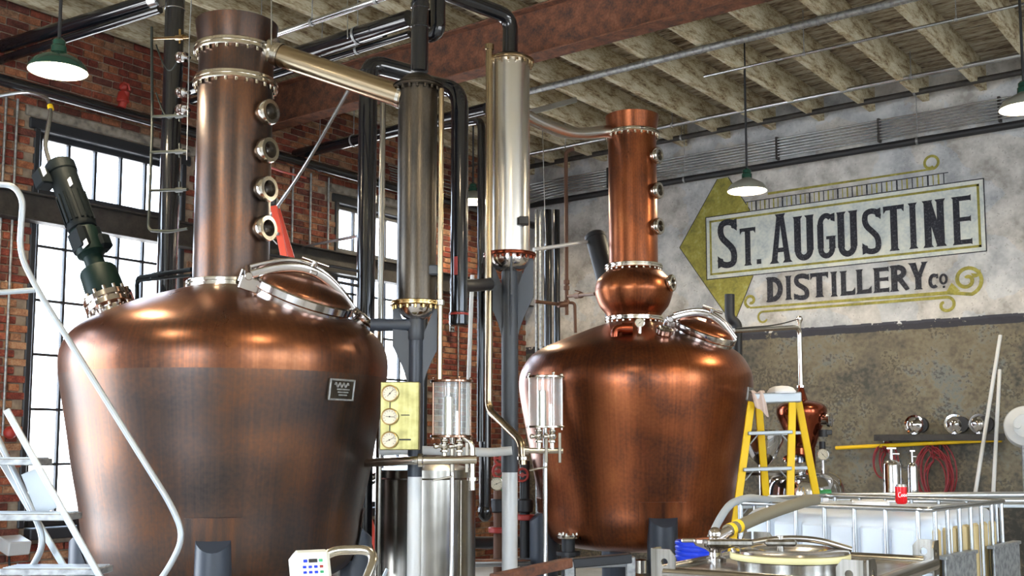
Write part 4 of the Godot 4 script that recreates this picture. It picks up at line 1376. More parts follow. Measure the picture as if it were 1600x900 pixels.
func strap(t: Node, p: Vector3, r: float, top: float) -> void:
	var q := MB.new()
	q.cyl(p + Vector3(0, r, 0), Vector3(p.x, top, p.z), 0.005, -1, 6)
	q.lathe(p, [Vector2(r + 0.003, -0.012), Vector2(r + 0.006, -0.012), Vector2(r + 0.006, 0.012), Vector2(r + 0.003, 0.012)], Basis(Vector3(0, 0, 1), PI / 2), 16)
	part("hanger", q, M.galv_old, t)

func lamp(c: Vector3, R: float, label: String, outer: Material, ceiling_y: float, glow := 1.0) -> void:
	var t := thing("pendant_lamp", label, "lamp", c, "enamel pendant lamps")
	var q := MB.new()
	q.lathe(c, [Vector2(R, 0.0), Vector2(R * 1.01, 0.004), Vector2(R * 0.97, R * 0.16), Vector2(R * 0.82, R * 0.36), Vector2(R * 0.55, R * 0.52), Vector2(R * 0.32, R * 0.62), Vector2(R * 0.24, R * 0.68), Vector2(R * 0.24, R * 0.72)], Basis.IDENTITY, 40)
	part("shade", q, outer, t)
	var i := MB.new()
	i.lathe(c, [Vector2(R * 0.985, 0.002), Vector2(R * 0.95, R * 0.15), Vector2(R * 0.8, R * 0.34), Vector2(R * 0.53, R * 0.5), Vector2(R * 0.3, R * 0.58), Vector2(0, R * 0.6)], Basis.IDENTITY, 40)
	part("shade_lining", i, M.white_enamel, t, "white enamelled inside of the shade")
	var n := MB.new()
	n.lathe(c, [Vector2(R * 0.26, R * 0.68), Vector2(R * 0.26, R * 0.9), Vector2(R * 0.22, R * 0.94), Vector2(R * 0.22, R * 1.1), Vector2(R * 0.12, R * 1.2), Vector2(0, R * 1.22)], Basis.IDENTITY, 24)
	part("socket_cap", n, M.green_enamel, t)
	var s := MB.new()
	s.cyl(c + Vector3(0, R * 1.2, 0), Vector3(c.x, ceiling_y, c.z), 0.012, -1, 10)
	part("stem", s, M.black_matt, t)
	var b := MB.new()
	b.ball(c + Vector3(0, R * 0.3, 0), R * 0.3, 16)
	part("bulb", b, M.glow, t)
	var l := OmniLight3D.new()
	l.name = "bulb_light"
	l.position = Vector3(0, R * 0.3, 0)
	l.light_color = Color(1.0, 0.92, 0.78)
	l.light_energy = 0.55 * glow
	l.light_size = R * 0.28
	l.omni_range = 30.0
	l.omni_attenuation = 2.0
	l.shadow_enabled = true
	t.add_child(l)

func build_wall_pipes() -> void:
	# brick wall: sprinkler main, uprights
	var ys := Px(119, 157, -8.95).y
	var m := pipe("sprinkler_main", "dark sprinkler pipe running along the top of the brick wall", [Vector3(-8.95, ys, 2.0), Vector3(-8.95, ys, ZW + 0.15)], 0.052, M.black)
	for z in [-4.0, -6.9, -8.2, -10.8]: strap(m, Vector3(-8.95, ys, z), 0.052, JOIST + 0.3)
	var names := ["wall conduit beside the left edge of the nearer window", "wall conduit between the frame edge and the nearer window"]
	for i in 2:
		var p := Px([11.0, 29.0][i], 130, XW + 0.025)
		pipe("wall_conduit", "thin grey " + names[i], [Vector3(p.x, ys - 0.05, p.z), Vector3(p.x, 1.6 if i == 1 else 0.3, p.z)], 0.012, M.galv_old, 0.0, "brick wall conduits", 10)
	for i in 3:
		var p := Px([457.0, 485.0, 513.0][i], 330, XW + 0.025)
		var lab: String = ["thin grey conduit on the brick, behind the orange ladder side", "thin grey conduit on the brick, middle of three by the far window", "thin grey conduit on the brick, next to the far window's frame"][i]
		pipe("wall_conduit", lab, [Vector3(p.x, ys - 0.02, p.z), Vector3(p.x, 0.3, p.z)], 0.013, M.galv_old, 0.0, "brick wall conduits", 10)
	var ob := Px(703, 512, XW + 0.04)
	var ot := thing("outlet_box", "grey electrical outlet box on the brick wall behind the posts", "outlet box", ob)
	var oq := MB.new()
	oq.box(ob, Vector3(0.08, 0.12, 0.1), Basis.IDENTITY, 0.008)
	part("box", oq, M.galv, ot)
	var os := MB.new()
	for k in 4: os.box(ob + Vector3(0.042, 0.025 if k < 2 else -0.025, 0.02 if k % 2 == 0 else -0.02), Vector3(0.004, 0.03, 0.022))
	part("socket", os, M.ink, ot)
	var cp := Px(716, 540, XW + 0.03)
	pipe("wall_conduit", "thin grey conduit below the outlet box on the brick wall", [Vector3(cp.x, cp.y + 0.25, cp.z), Vector3(cp.x, 0.4, cp.z)], 0.012, M.galv_old, 0.0, "brick wall conduits", 10)
	# red sprinkler valve
	var rv := Px(192, 152, -8.92)
	var rt := thing("sprinkler_valve", "red iron sprinkler valve on the pipe above the nearer window", "valve", rv)
	var rq := MB.new()
	rq.cyl(rv - Vector3(0, 0.05, 0), rv + Vector3(0, 0.05, 0), 0.06, 0.045, 18, true, 0.01)
	rq.cyl(Px(190, 168, -8.93), Px(197, 143, -8.9), 0.038, -1, 16, true, 0.006)
	rq.ball(rv + Vector3(0.01, 0.1, 0), 0.045, 14)
	part("valve_body", rq, M.red_iron, rt)
	var rw := MB.new()
	rw.tube([Px(187, 138, -8.85), Px(193, 129, -8.85), Px(201, 132, -8.85), Px(203, 141, -8.85)], 0.01, 8)
	part("hand_wheel", rw, M.red_iron, rt)
	# pipes from there through the room, parallel with the sign wall
	var lines := [
		["overhead_pipe", "thick glossy black pipe under the ceiling between still and bronze column", 300, 127, 640, 42, -6.15, 0.068, M.black],
		["overhead_pipe", "slim black pipe below the thick ceiling pipe by the lyne arm", 300, 145, 640, 69, -6.3, 0.03, M.black],
		["overhead_pipe", "second slim black pipe below the thick ceiling pipe, over the girder", 196, 150, 600, 92, -6.75, 0.04, M.black],
		["overhead_pipe", "thick black pipe leaving the brick wall just behind the girder", 462, 240, 760, 172, -8.0, 0.06, M.black],
		["ceiling_strut", "bright strut channel high before the ceiling, above the sloping steel pipe", 415, 60, 640, -18, -5.2, 0.022, M.galv],
		["ceiling_pipe", "dark steel pipe crossing in front of the ceiling joists on the sign side", 826, 146, 1440, -10, -9.3, 0.036, M.galv_old],
		["ceiling_conduit", "thin bright conduit high under the joists on the sign side", 1100, 127, 1640, -12, -9.75, 0.014, M.galv],
		["ceiling_strut", "galvanised strut channel hung in front of the joist ends", 800, 258, 1640, 60, -11.5, 0.026, M.galv],
		["ceiling_pipe", "dark pipe hung against the plaster wall just below the joist ends", 820, 268, 1640, 96, -12.05, 0.034, M.dark_steel],
		["wall_pipe", "black pipe along the plaster wall below the bundle of conduits", 826, 327, 1640, 178, -12.24, 0.042, M.black_matt],
		["ceiling_conduit", "thin conduit beside the round steel pipe behind the condenser", 700, 268, 945, 214, -10.9, 0.016, M.galv],
	]
	for l in lines:
		var lp := xpipe(l[0], l[1], l[2], l[3], l[4], l[5], l[6], l[7], l[8])
		for s in [0.3, 0.75]:
			var h := Pz(lerpf(l[2], l[4], s), 300.0, l[6])
			strap(lp, Vector3(h.x, lp.position.y, l[6]), l[7], JOIST + 0.29)
	# conduit bundle on the sign wall, bending round the corner onto the brick wall
	var y0 := Pz(1400, 184, -12.33).y
	for k in 7:
		var y := y0 - 0.036 * k
		pipe("wall_conduit", ["topmost of seven thin conduits along the plaster wall", "second of seven thin conduits along the plaster wall, below the topmost", "third from top of seven conduits along the plaster wall", "middle one of seven thin conduits along the plaster wall", "third from bottom of seven conduits along the plaster wall", "second from bottom of seven conduits along the plaster wall", "lowest of seven thin conduits along the plaster wall"][k], [Vector3(4.0, y, -12.31), Vector3(XW + 0.3 + 0.05 * k, y, -12.34), Vector3(XW + 0.06 + 0.01 * k, y - 0.25 - 0.03 * k, -11.6 + 0.04 * k), Vector3(XW + 0.05 + 0.012 * k, y - 0.3, -9.5)], 0.0095, M.galv, 0.35, "conduit bundle", 8)
	var spots := [948.0, 1212.0, 1372.0, 1562.0]
	for k in 4:
		var p := Pz(spots[k], 200, -12.32)
		var q := MB.new()
		q.box(Vector3(p.x, y0 - 0.108, -12.355), Vector3(0.03, 0.28, 0.07), Basis.IDENTITY, 0.004)
		solo("conduit_bracket", q, M.dark_steel, Vector3(p.x, y0 - 0.25, -12.35), ["conduit bracket just behind the smaller still's neck", "conduit bracket between the sign's lamp and the dentil strip's start", "conduit bracket above the middle of the painted sign", "conduit bracket beside the lamp at the bundle's end"][k], "bracket", "conduit brackets")
	# uprights in the corner
	var ul := [[857.0, 12.9, 6.5, "thick glossy black upright pipe in the corner by the plaster wall", M.black], [871.0, 13.1, 5.4, "slimmer glossy black upright pipe in the corner, next to the rusty pipe", M.black], [846.0, 13.6, 2.6, "grey upright conduit in the corner behind the condenser's gusset", M.galv_old], [839.0, 13.7, 2.6, "pale upright conduit in the room corner, farthest from the black pipes", M.galv_old]]
	for a in ul:
		var run := vert_run(a[0], a[1], 328, 900)
		pipe("upright_pipe", a[3], [run[0], run[1]], a[2] * a[1] / 1712.0, a[4])
	var rr := vert_run(886.5, 12.2, 236, 492)
	var rp := pipe("rusty_pipe", "thin rusty upright pipe with valves in front of the plaster wall", [P(897, 233, 12.2), rr[0], rr[1]], 0.022, M.rust_pipe, 0.06)
	for v in [441.0, 450.0, 472.0]: pipe_ring(rp, Vector3(rr[0].x, Y(v, 12.2, 886), rr[0].z), Vector3.UP, 0.034, 0.05, M.rust_pipe, "valve")
	var br := MB.new()
	br.tube([P(888, 463, 12.2), P(930, 459, 10.1)], 0.018, 8)
	br.cyl(P(900, 462, 11.6), P(908, 461, 11.2), 0.034, -1, 10)
	br.box(P(903, 455, 11.4), Vector3(0.07, 0.012, 0.02), Basis(Vector3(0, 0, 1), -0.3))
	part("branch", br, M.rust_pipe, rp)
	var bl := MB.new()
	bl.tube([P(836, 471, 12.0), P(886, 477, 12.2)], 0.02, 8)
	bl.cyl(P(872, 476, 12.15), P(886, 475, 12.2), 0.036, -1, 10)
	bl.tube(MB.rounded([P(886, 473, 12.2), P(898, 473, 12.2), P(899, 520, 12.2)], 0.05), 0.018, 8)
	part("branch", bl, M.rust_pipe, rp)
	pipe("water_line", "short white and yellow pipe reaching to the black motor behind the bulb-necked still", [P(834, 390, 9.6), P(918, 378, 10.3)], 0.018, M.white_paint, 0.0, "", 10)
	# lyne arm of the second still
	pipe("lyne_arm", "polished steel pipe curving from the smaller still's head to the condenser", [P(960, 204, 9.75), P(893, 211, 9.5), P(838, 190, 9.0), P(800, 168, 8.75)], 0.055, M.steel, 0.25)
	var su := MB.new()
	su.box((P(826, 176, 9.4) + P(899, 156, 9.9)) / 2, Vector3((P(899, 156, 9.9) - P(826, 176, 9.4)).length(), 0.05, 0.045), MB.aim(P(899, 156, 9.9) - P(826, 176, 9.4)) * Basis(Vector3(0, 0, 1), PI / 2), 0.005)
	solo("strut_channel", su, M.galv, P(860, 168, 9.6), "short galvanised strut channel right of the condenser top", "strut")
	# sway brace and thin wires
	pipe("sway_brace", "long thin steel brace sloping from the ceiling behind the tall still's neck", [P(546, 138, 9.0), P(470, 272, 9.3), P(416, 345, 9.6)], 0.017, M.galv, 0.4, "", 10)
	pipe("orange_cord", "orange cord sagging across the brick wall behind the tall still", [P(410, 257, 9.6), P(440, 268, 10.6), Px(478, 278, XW + 0.01)], 0.01, M.orange, 0.2, "", 8, "cord")
	pipe("window_rod", "thin pale rod crossing the lower edge of the far window's top panes", [Px(470, 386, XW + 0.05), P(558, 369, 8.25)], 0.014, M.galv, 0.0, "", 8, "rod")
	for i in 3:
		pipe("black_hose", ["uppermost black hose stretching from the still to the black pipe by the window", "middle black hose stretching from the still to the black pipe by the window", "lowest black hose stretching from the still to the black pipe by the window"][i], [P(400, [394.0, 409.0, 417.0][i], 8.0), P(561, [424.0, 437.0, 447.0][i], 8.2)], 0.012, M.black_matt, 0.0, "hoses by the window", 8, "hose")
	for i in 3:
		var w: Array = [[853, 392, 847, 180, 9.9], [424, 70, 424, -20, 7.0], [543, 60, 543, -10, 8.5]][i]
		pipe("hanging_wire", ["thin wire hanging between condenser and corner pipes", "thin hanger wire over the steel lyne arm's start", "thin hanger wire over the thick black ceiling pipe"][i], [P(w[0], w[1], w[4]), P(w[2], w[3], w[4])], 0.005, M.galv, 0.0, "hanger wires", 6, "wire")
	# cable conduit to the agitator
	var cc := pipe("motor_cable", "grey conduit with a yellow band, dropping from the wall to the agitator motor", [P(-15, 152, 8.6), P(40, 143, 8.6), P(74, 152, 8.5), P(80, 172, 8.3), P(70, 228, 8.0), P(80, 262, 7.8)], 0.017, M.galv, 0.1, "", 10, "cable")
	pipe_ring(cc, P(79, 168, 8.33), P(79, 168, 8.33) - P(81, 176, 8.3), 0.022, 0.05, M.yellow, "yellow_band")

# ---------------------------------------------------------------- the painted sign
var sign_node: Node3D

func W(u: float, v: float) -> Vector2:
	var p := Pz(u, v, ZW)
	return Vector2(p.x, p.y)

func flat(outline: PackedVector2Array, layer: float, m: Material, called: String) -> void:
	var q := MB.new()
	q.prism(Vector3(0, 0, ZW + layer), outline, Basis.IDENTITY, 0.003)
	part(called, q, m, sign_node)

func band_into(q: MB, path: Array, w: float, layer: float, ends := 1.0) -> void:
	var L := []
	var Rr := []
	var n := path.size()
	for i in n:
		var t := Vector2.ZERO
		if i > 0: t += (path[i] - path[i - 1]).normalized()
		if i < n - 1: t += (path[i + 1] - path[i]).normalized()
		t = t.normalized()
		var s := Vector2(-t.y, t.x)
		var k := w * 0.5
		if i == 0 or i == n - 1: k *= ends
		L.append(path[i] + s * k)
		Rr.append(path[i] - s * k)
	for i in n - 1:
		q.prism(Vector3(0, 0, ZW + layer), PackedVector2Array([L[i], L[i + 1], Rr[i + 1], Rr[i]]), Basis.IDENTITY, 0.003)

func band(path: Array, w: float, layer: float, m: Material, called: String, ends := 1.0) -> void:
	var q := MB.new()
	q.layer_step = 0.00005
	band_into(q, path, w, layer, ends)
	part(called, q, m, sign_node)

func arc(c: Vector2, rx: float, ry: float, a0: float, a1: float, n := 14) -> Array:
	var out := []
	for i in n + 1:
		var a := deg_to_rad(lerpf(a0, a1, float(i) / n))
		out.append(c + Vector2(cos(a) * rx, sin(a) * ry))
	return out

# letters are drawn in a box w wide and h high, strokes s thick
func stem(q: MB, o: Vector2, x0: float, x1: float, y0: float, y1: float, fl: float, layer: float) -> void:
	var h := y1 - y0
	var k := minf(h * 0.09, fl * 1.6)
	q.prism(Vector3(o.x, o.y, ZW + layer), PackedVector2Array([Vector2(x0 - fl, y0), Vector2(x1 + fl, y0), Vector2(x1, y0 + k), Vector2(x1, y1 - k), Vector2(x1 + fl, y1), Vector2(x0 - fl, y1), Vector2(x0, y1 - k), Vector2(x0, y0 + k)]), Basis.IDENTITY, 0.003)

func bar(q: MB, o: Vector2, x0: float, x1: float, y: float, th: float, fl: float, layer: float) -> void:   # sideways, flared at its far end
	q.prism(Vector3(o.x, o.y, ZW + layer), PackedVector2Array([Vector2(x0, y - th / 2), Vector2(x1 - fl, y - th / 2), Vector2(x1, y - th / 2 - fl * 0.8), Vector2(x1, y + th / 2 + fl * 0.8), Vector2(x1 - fl, y + th / 2), Vector2(x0, y + th / 2)]), Basis.IDENTITY, 0.003)

func letter(ch: String, u0: float, u1: float, vt: float, vb: float) -> void:
	var um := (u0 + u1) / 2
	var a := W(u0, vb)
	var x1 := W(u1, vb).x
	var w := x1 - a.x
	var yb := W(um, vb).y
	var h := W(um, vt).y - yb
	var o := Vector2(a.x, yb)
	var s := w * 0.33
	var th := s * 0.62
	var fl := s * 0.24
	var Lr := 0.0085
	var q := MB.new()
	q.layer_step = 0.0001
	var sh := func(path: Array) -> Array:
		var out := []
		for p in path: out.append(p + o)
		return out
	match ch:
		"T":
			stem(q, o, w / 2 - s / 2, w / 2 + s / 2, 0, h, fl, Lr)
			q.prism(Vector3(o.x, o.y, ZW + Lr), PackedVector2Array([Vector2(0, h), Vector2(0.02 * w, h - th * 1.75), Vector2(0.13 * w, h - th), Vector2(0.87 * w, h - th), Vector2(0.98 * w, h - th * 1.75), Vector2(w, h)]), Basis.IDENTITY, 0.003)
		"I":
			stem(q, o, w * 0.2, w * 0.8, 0, h, w * 0.17, Lr)
		"A":
			q.prism(Vector3(o.x, o.y, ZW + Lr), PackedVector2Array([Vector2(w * 0.28, h), Vector2(w * 0.72, h), Vector2(w * 0.66, h * 0.94), Vector2(w * 0.90, h * 0.06), Vector2(w, 0), Vector2(w * 0.58, 0), Vector2(w * 0.66, h * 0.06), Vector2(w * 0.50, h * 0.78), Vector2(w * 0.34, h * 0.06), Vector2(w * 0.42, 0), Vector2(0, 0), Vector2(w * 0.10, h * 0.06), Vector2(w * 0.34, h * 0.94)]), Basis.IDENTITY, 0.003)
			q.prism(Vector3(o.x, o.y, ZW + Lr), PackedVector2Array([Vector2(w * 0.28, h * 0.22), Vector2(w * 0.72, h * 0.22), Vector2(w * 0.69, h * 0.31), Vector2(w * 0.31, h * 0.31)]), Basis.IDENTITY, 0.003)
		"U":
			q.prism(Vector3(o.x, o.y, ZW + Lr), PackedVector2Array([Vector2(0, h), Vector2(s + fl * 1.6, h), Vector2(s + fl * 0.4, h * 0.94), Vector2(s + fl * 0.4, h * 0.2), Vector2(fl * 0.5, h * 0.2), Vector2(fl * 0.5, h * 0.94)]), Basis.IDENTITY, 0.003)
			q.prism(Vector3(o.x, o.y, ZW + Lr), PackedVector2Array([Vector2(w, h), Vector2(w - s - fl * 1.6, h), Vector2(w - s - fl * 0.4, h * 0.94), Vector2(w - s - fl * 0.4, h * 0.2), Vector2(w - fl * 0.5, h * 0.2), Vector2(w - fl * 0.5, h * 0.94)]), Basis.IDENTITY, 0.003)
			band_into(q, sh.call(arc(Vector2(w / 2, h * 0.22), w / 2 - s / 2 - fl * 0.45, h * 0.22 - th * 0.5, 180, 360, 16)), s * 0.85, Lr)
		"G":
			band_into(q, sh.call([Vector2(s * 0.55, h * 0.22), Vector2(s * 0.55, h * 0.78)]), s, Lr)
			band_into(q, sh.call(arc(Vector2(w / 2, h * 0.76), w / 2 - s * 0.55, h * 0.24 - th * 0.5, 180, 40, 14)), s * 0.85, Lr)
			q.prism(Vector3(o.x, o.y, ZW + Lr), PackedVector2Array([Vector2(w * 0.72, h * 0.97), Vector2(w * 0.97, h), Vector2(w * 0.97, h * 0.80), Vector2(w * 0.76, h * 0.84)]), Basis.IDENTITY, 0.003)
			band_into(q, sh.call(arc(Vector2(w / 2, h * 0.22), w / 2 - s * 0.55, h * 0.22 - th * 0.5, 180, 360, 16)), s * 0.85, Lr)
			stem(q, o, w - s * 1.05, w - s * 0.05, h * 0.2, h * 0.48, fl * 0.6, Lr)
			bar(q, o, w * 0.5, w - s * 0.3, h * 0.45, th * 0.8, 0.0, Lr)
		"S":
			var c := Curve2D.new()
			var pts := [Vector2(0.86, 0.80), Vector2(0.80, 0.90), Vector2(0.52, 0.945), Vector2(0.24, 0.90), Vector2(0.17, 0.76), Vector2(0.27, 0.62), Vector2(0.52, 0.50), Vector2(0.76, 0.37), Vector2(0.83, 0.22), Vector2(0.76, 0.09), Vector2(0.48, 0.055), Vector2(0.20, 0.10), Vector2(0.13, 0.20)]
			for i in pts.size():
				var tn := Vector2.ZERO
				if i > 0 and i < pts.size() - 1: tn = (pts[i + 1] - pts[i - 1]) / 6.0
				c.add_point(pts[i] * Vector2(w, h), -tn * Vector2(w, h), tn * Vector2(w, h))
			var path := []
			for i in pts.size() - 1:
				for k in 3: path.append(c.sample(i, k / 3.0) + o)
			path.append(pts[-1] * Vector2(w, h) + o)
			band_into(q, path, s * 0.86, Lr, 0.5)
			q.prism(Vector3(o.x, o.y, ZW + Lr), PackedVector2Array([Vector2(w * 0.98, h * 1.0), Vector2(w * 0.98, h * 0.74), Vector2(w * 0.74, h * 0.83), Vector2(w * 0.7, h * 0.95)]), Basis.IDENTITY, 0.003)
			q.prism(Vector3(o.x, o.y, ZW + Lr), PackedVector2Array([Vector2(w * 0.02, 0), Vector2(w * 0.02, h * 0.26), Vector2(w * 0.26, h * 0.17), Vector2(w * 0.3, h * 0.05)]), Basis.IDENTITY, 0.003)
		"N":
			stem(q, o, fl, fl + s * 0.9, 0, h, fl, Lr)
			stem(q, o, w - fl - s * 0.9, w - fl, 0, h, fl, Lr)
			q.prism(Vector3(o.x, o.y, ZW + Lr), PackedVector2Array([Vector2(fl, h), Vector2(fl + s * 0.95, h), Vector2(w - fl, 0), Vector2(w - fl - s * 0.95, 0)]), Basis.IDENTITY, 0.003)
		"E":
			stem(q, o, fl, fl + s, 0, h, fl, Lr)
			bar(q, o, fl, w, h - th * 0.62, th * 1.2, fl * 0.9, Lr)
			bar(q, o, fl, w * 0.97, h * 0.52, th * 1.1, fl * 0.9, Lr)
			bar(q, o, fl, w, th * 0.62, th * 1.2, fl * 0.9, Lr)
		"L":
			stem(q, o, fl, fl + s, 0, h, fl, Lr)
			q.prism(Vector3(o.x, o.y, ZW + Lr), PackedVector2Array([Vector2(fl, 0), Vector2(w, 0), Vector2(w, h * 0.3), Vector2(w * 0.82, th * 1.3), Vector2(fl, th * 1.2)]), Basis.IDENTITY, 0.003)
		"D":
			stem(q, o, fl, fl + s, 0, h, fl, Lr)
			band_into(q, sh.call([Vector2(fl, h - th * 0.55), Vector2(w * 0.4, h - th * 0.6)] + arc(Vector2(w * 0.4, h / 2), w * 0.6 - s * 0.5, h / 2 - th * 0.6, 80, -80, 14) + [Vector2(w * 0.4, th * 0.6), Vector2(fl, th * 0.55)]), s * 0.85, Lr)
		"R":
			stem(q, o, fl, fl + s * 0.95, 0, h, fl, Lr)
			band_into(q, sh.call([Vector2(fl, h - th * 0.55), Vector2(w * 0.4, h - th * 0.55)] + arc(Vector2(w * 0.42, h * 0.73), w * 0.44 - s * 0.4, h * 0.27 - th * 0.5, 85, -85, 12) + [Vector2(w * 0.4, h * 0.46), Vector2(fl, h * 0.46)]), s * 0.8, Lr)
			q.prism(Vector3(o.x, o.y, ZW + Lr), PackedVector2Array([Vector2(w * 0.36, h * 0.46), Vector2(w * 0.64, h * 0.5), Vector2(w * 1.0, h * 0.06), Vector2(w * 0.8, 0)]), Basis.IDENTITY, 0.003)
		"Y":
			stem(q, o, w / 2 - s * 0.45, w / 2 + s * 0.45, 0, h * 0.5, fl, Lr)
			q.prism(Vector3(o.x, o.y, ZW + Lr), PackedVector2Array([Vector2(0, h), Vector2(w * 0.4, h), Vector2(w * 0.56, h * 0.52), Vector2(w * 0.5, h * 0.4), Vector2(w * 0.36, h * 0.42), Vector2(w * 0.1, h * 0.93)]), Basis.IDENTITY, 0.003)
			q.prism(Vector3(o.x, o.y, ZW + Lr), PackedVector2Array([Vector2(w, h), Vector2(w * 0.66, h), Vector2(w * 0.7, h * 0.93), Vector2(w * 0.44, h * 0.5), Vector2(w * 0.6, h * 0.38), Vector2(w * 0.92, h * 0.93)]), Basis.IDENTITY, 0.003)
		"C":
			band_into(q, sh.call(arc(Vector2(w / 2, h / 2), w * 0.5 - s * 0.45, h * 0.5 - th * 0.6, 50, 310, 18)), s * 0.95, Lr)
			stem(q, o, w * 0.72, w * 0.9, h * 0.66, h * 0.98, 0.0, Lr)
		"o":
			band_into(q, sh.call(arc(Vector2(w / 2, h / 2), w * 0.5 - s * 0.42, h * 0.5 - th * 0.5, 0, 360, 20)), s * 0.84, Lr)
		".":
			q.prism(Vector3(o.x, o.y, ZW + Lr), PackedVector2Array([Vector2(0, 0), Vector2(w, 0), Vector2(w, h), Vector2(0, h)]), Basis.IDENTITY, 0.003)
	part("letter", q, M.navy, sign_node)

func build_sign() -> void:
	var x0 := W(1104, 390).x
	var x1 := W(1539.5, 340).x
	var yt := (W(1200, 325).y + W(1537, 283).y + W(1105, 338).y) / 3
	var yb := (W(1200, 426).y + W(1540, 394).y) / 2
	sign_node = thing("painted_sign", "painted wall sign with navy lettering in a pale panel over an olive diamond", "sign", Vector3((x0 + x1) / 2, yb - 0.6, ZW))
	flat(PackedVector2Array([W(1062, 387), W(1121, 280), W(1137, 277), W(1172, 328), W(1177, 431), W(1151, 496), W(1137, 496)]), 0.0015, M.olive, "diamond")
	for l in [[W(1062, 387), W(1121, 280)], [W(1062, 387), W(1138, 497)], [W(1138, 277), W(1172, 328)], [W(1177, 431), W(1151, 496)]]: band(l, 0.008, 0.003, M.navy, "outline")
	flat(PackedVector2Array([Vector2(x0, yb), Vector2(x1, yb), Vector2(x1, yt), Vector2(x0, yt)]), 0.0035, M.sign_ground, "panel")
	var e := 0.0
	for r in [[0.0, 0.011, M.navy], [0.062, 0.026, M.olive]]:
		var g: float = r[0]
		var ring := [Vector2(x0 + g, yb + g), Vector2(x1 - g, yb + g), Vector2(x1 - g, yt - g), Vector2(x0 + g, yt - g)]
		for i in 4:
			var p: Vector2 = ring[i]
			var n: Vector2 = ring[(i + 1) % 4]
			var d: Vector2 = (n - p).normalized() * float(r[1]) * 0.5
			band([p - d, n + d], r[1], 0.006, r[2], "border_line")
	# dentil strip above the panel
	var xs0 := W(1168, 320).x
	var xs1 := W(1482, 275).x
	var hs := 0.125
	band([Vector2(xs0 - 0.03, yt + hs), Vector2(xs1, yt + hs)], 0.009, 0.004, M.navy, "border_line")
	var n := 42
	for i in n:
		var x := lerpf(xs0, xs1 - 0.05, float(i) / (n - 1))
		band([Vector2(x, yt + 0.008), Vector2(x, yt + hs - 0.006)], 0.017 if i % 2 == 0 else 0.010, 0.004, M.olive if i % 3 != 2 else M.navy, "dentil")
	var yo := yt + 0.19
	var xe := W(1456, 268).x
	band([Vector2(W(1200, 310).x, yo), Vector2(xe, yo)] + arc(Vector2(xe, yo + 0.075), 0.075, 0.075, -90, 200, 18) + arc(Vector2(xe - 0.02, yo + 0.06), 0.05, 0.045, 200, 320, 8), 0.03, 0.004, M.olive, "scroll_line")
	# lettering
	for l in [["S", 1122, 1153.5, 343, 418.5], ["T", 1157, 1182, 356, 415], [".", 1183, 1190, 405, 412.5], ["A", 1203, 1239, 334, 411], ["U", 1241, 1273.5, 337, 406], ["G", 1278, 1307, 334, 403], ["U", 1309, 1342, 330, 400], ["S", 1348, 1379, 326, 397], ["T", 1382, 1415, 321, 392], ["I", 1420.5, 1436, 317, 389], ["N", 1443, 1480, 312, 386], ["E", 1489, 1520, 306.5, 382]]:
		letter(l[0], l[1], l[2], l[3], l[4])
	for l in [["D", 1197.5, 1224.5, 433, 471], ["I", 1227, 1238.5, 431, 468.5], ["S", 1241, 1266, 429, 467.5], ["T", 1267, 1295.5, 426, 464.5], ["I", 1298, 1310, 424.5, 463.5], ["L", 1313, 1337, 423, 461.5], ["L", 1338, 1362.5, 420.5, 459], ["E", 1365, 1390, 418, 457], ["R", 1391, 1422, 414.5, 455], ["Y", 1420, 1451.5, 410, 452.5], ["C", 1451.5, 1468.5, 428, 450.5], ["o", 1468, 1481.5, 428, 444.5], [".", 1473.5, 1477, 446.5, 450]]:
		letter(l[0], l[1], l[2], l[3], l[4])
	# flourish below
	var a := W(1172, 481)
	var b := W(1482, 457.5)
	var c := W(1496, 440)
	var spiral := []
	for i in 40:
		var k := i / 39.0
		var an := deg_to_rad(-75 + 560 * k)
		var rad := lerpf(0.17, 0.02, k)
		spiral.append(W(1511, 437) + Vector2(cos(an), sin(an)) * rad)
	band([a, b] + spiral, 0.04, 0.004, M.olive, "scroll_line", 0.6)
	flat(PackedVector2Array([W(1478, 457.5), W(1487, 442), W(1501, 455)]), 0.0042, M.olive, "scroll_leaf")
	flat(PackedVector2Array([W(1517, 427), W(1528, 427.5), W(1532, 420), W(1532.5, 429), W(1527, 433), W(1521, 434)]), 0.0042, M.olive, "scroll_leaf")
	var a2 := W(1192, 487)
	var b2 := W(1478, 464.5)
	band([a2, b2] + arc(b2 + Vector2(0.01, -0.075), 0.075, 0.075, 85, -150, 14) + arc(b2 + Vector2(-0.02, -0.09), 0.035, 0.035, -150, -270, 6), 0.034, 0.004, M.olive, "scroll_line", 0.7)
	var sp2 := []
	for i in 24:
		var k := i / 23.0
		var an := deg_to_rad(265 - 380 * k)
		var rad := lerpf(0.085, 0.025, k)
		sp2.append(W(1173, 470) + Vector2(cos(an), sin(an)) * rad)
	band([a] + sp2, 0.034, 0.004, M.olive, "scroll_line", 0.7)
	band([a2] + arc(a2 + Vector2(0.0, -0.065), 0.06, 0.065, 95, 330, 14), 0.024, 0.004, M.olive, "scroll_line", 0.7)

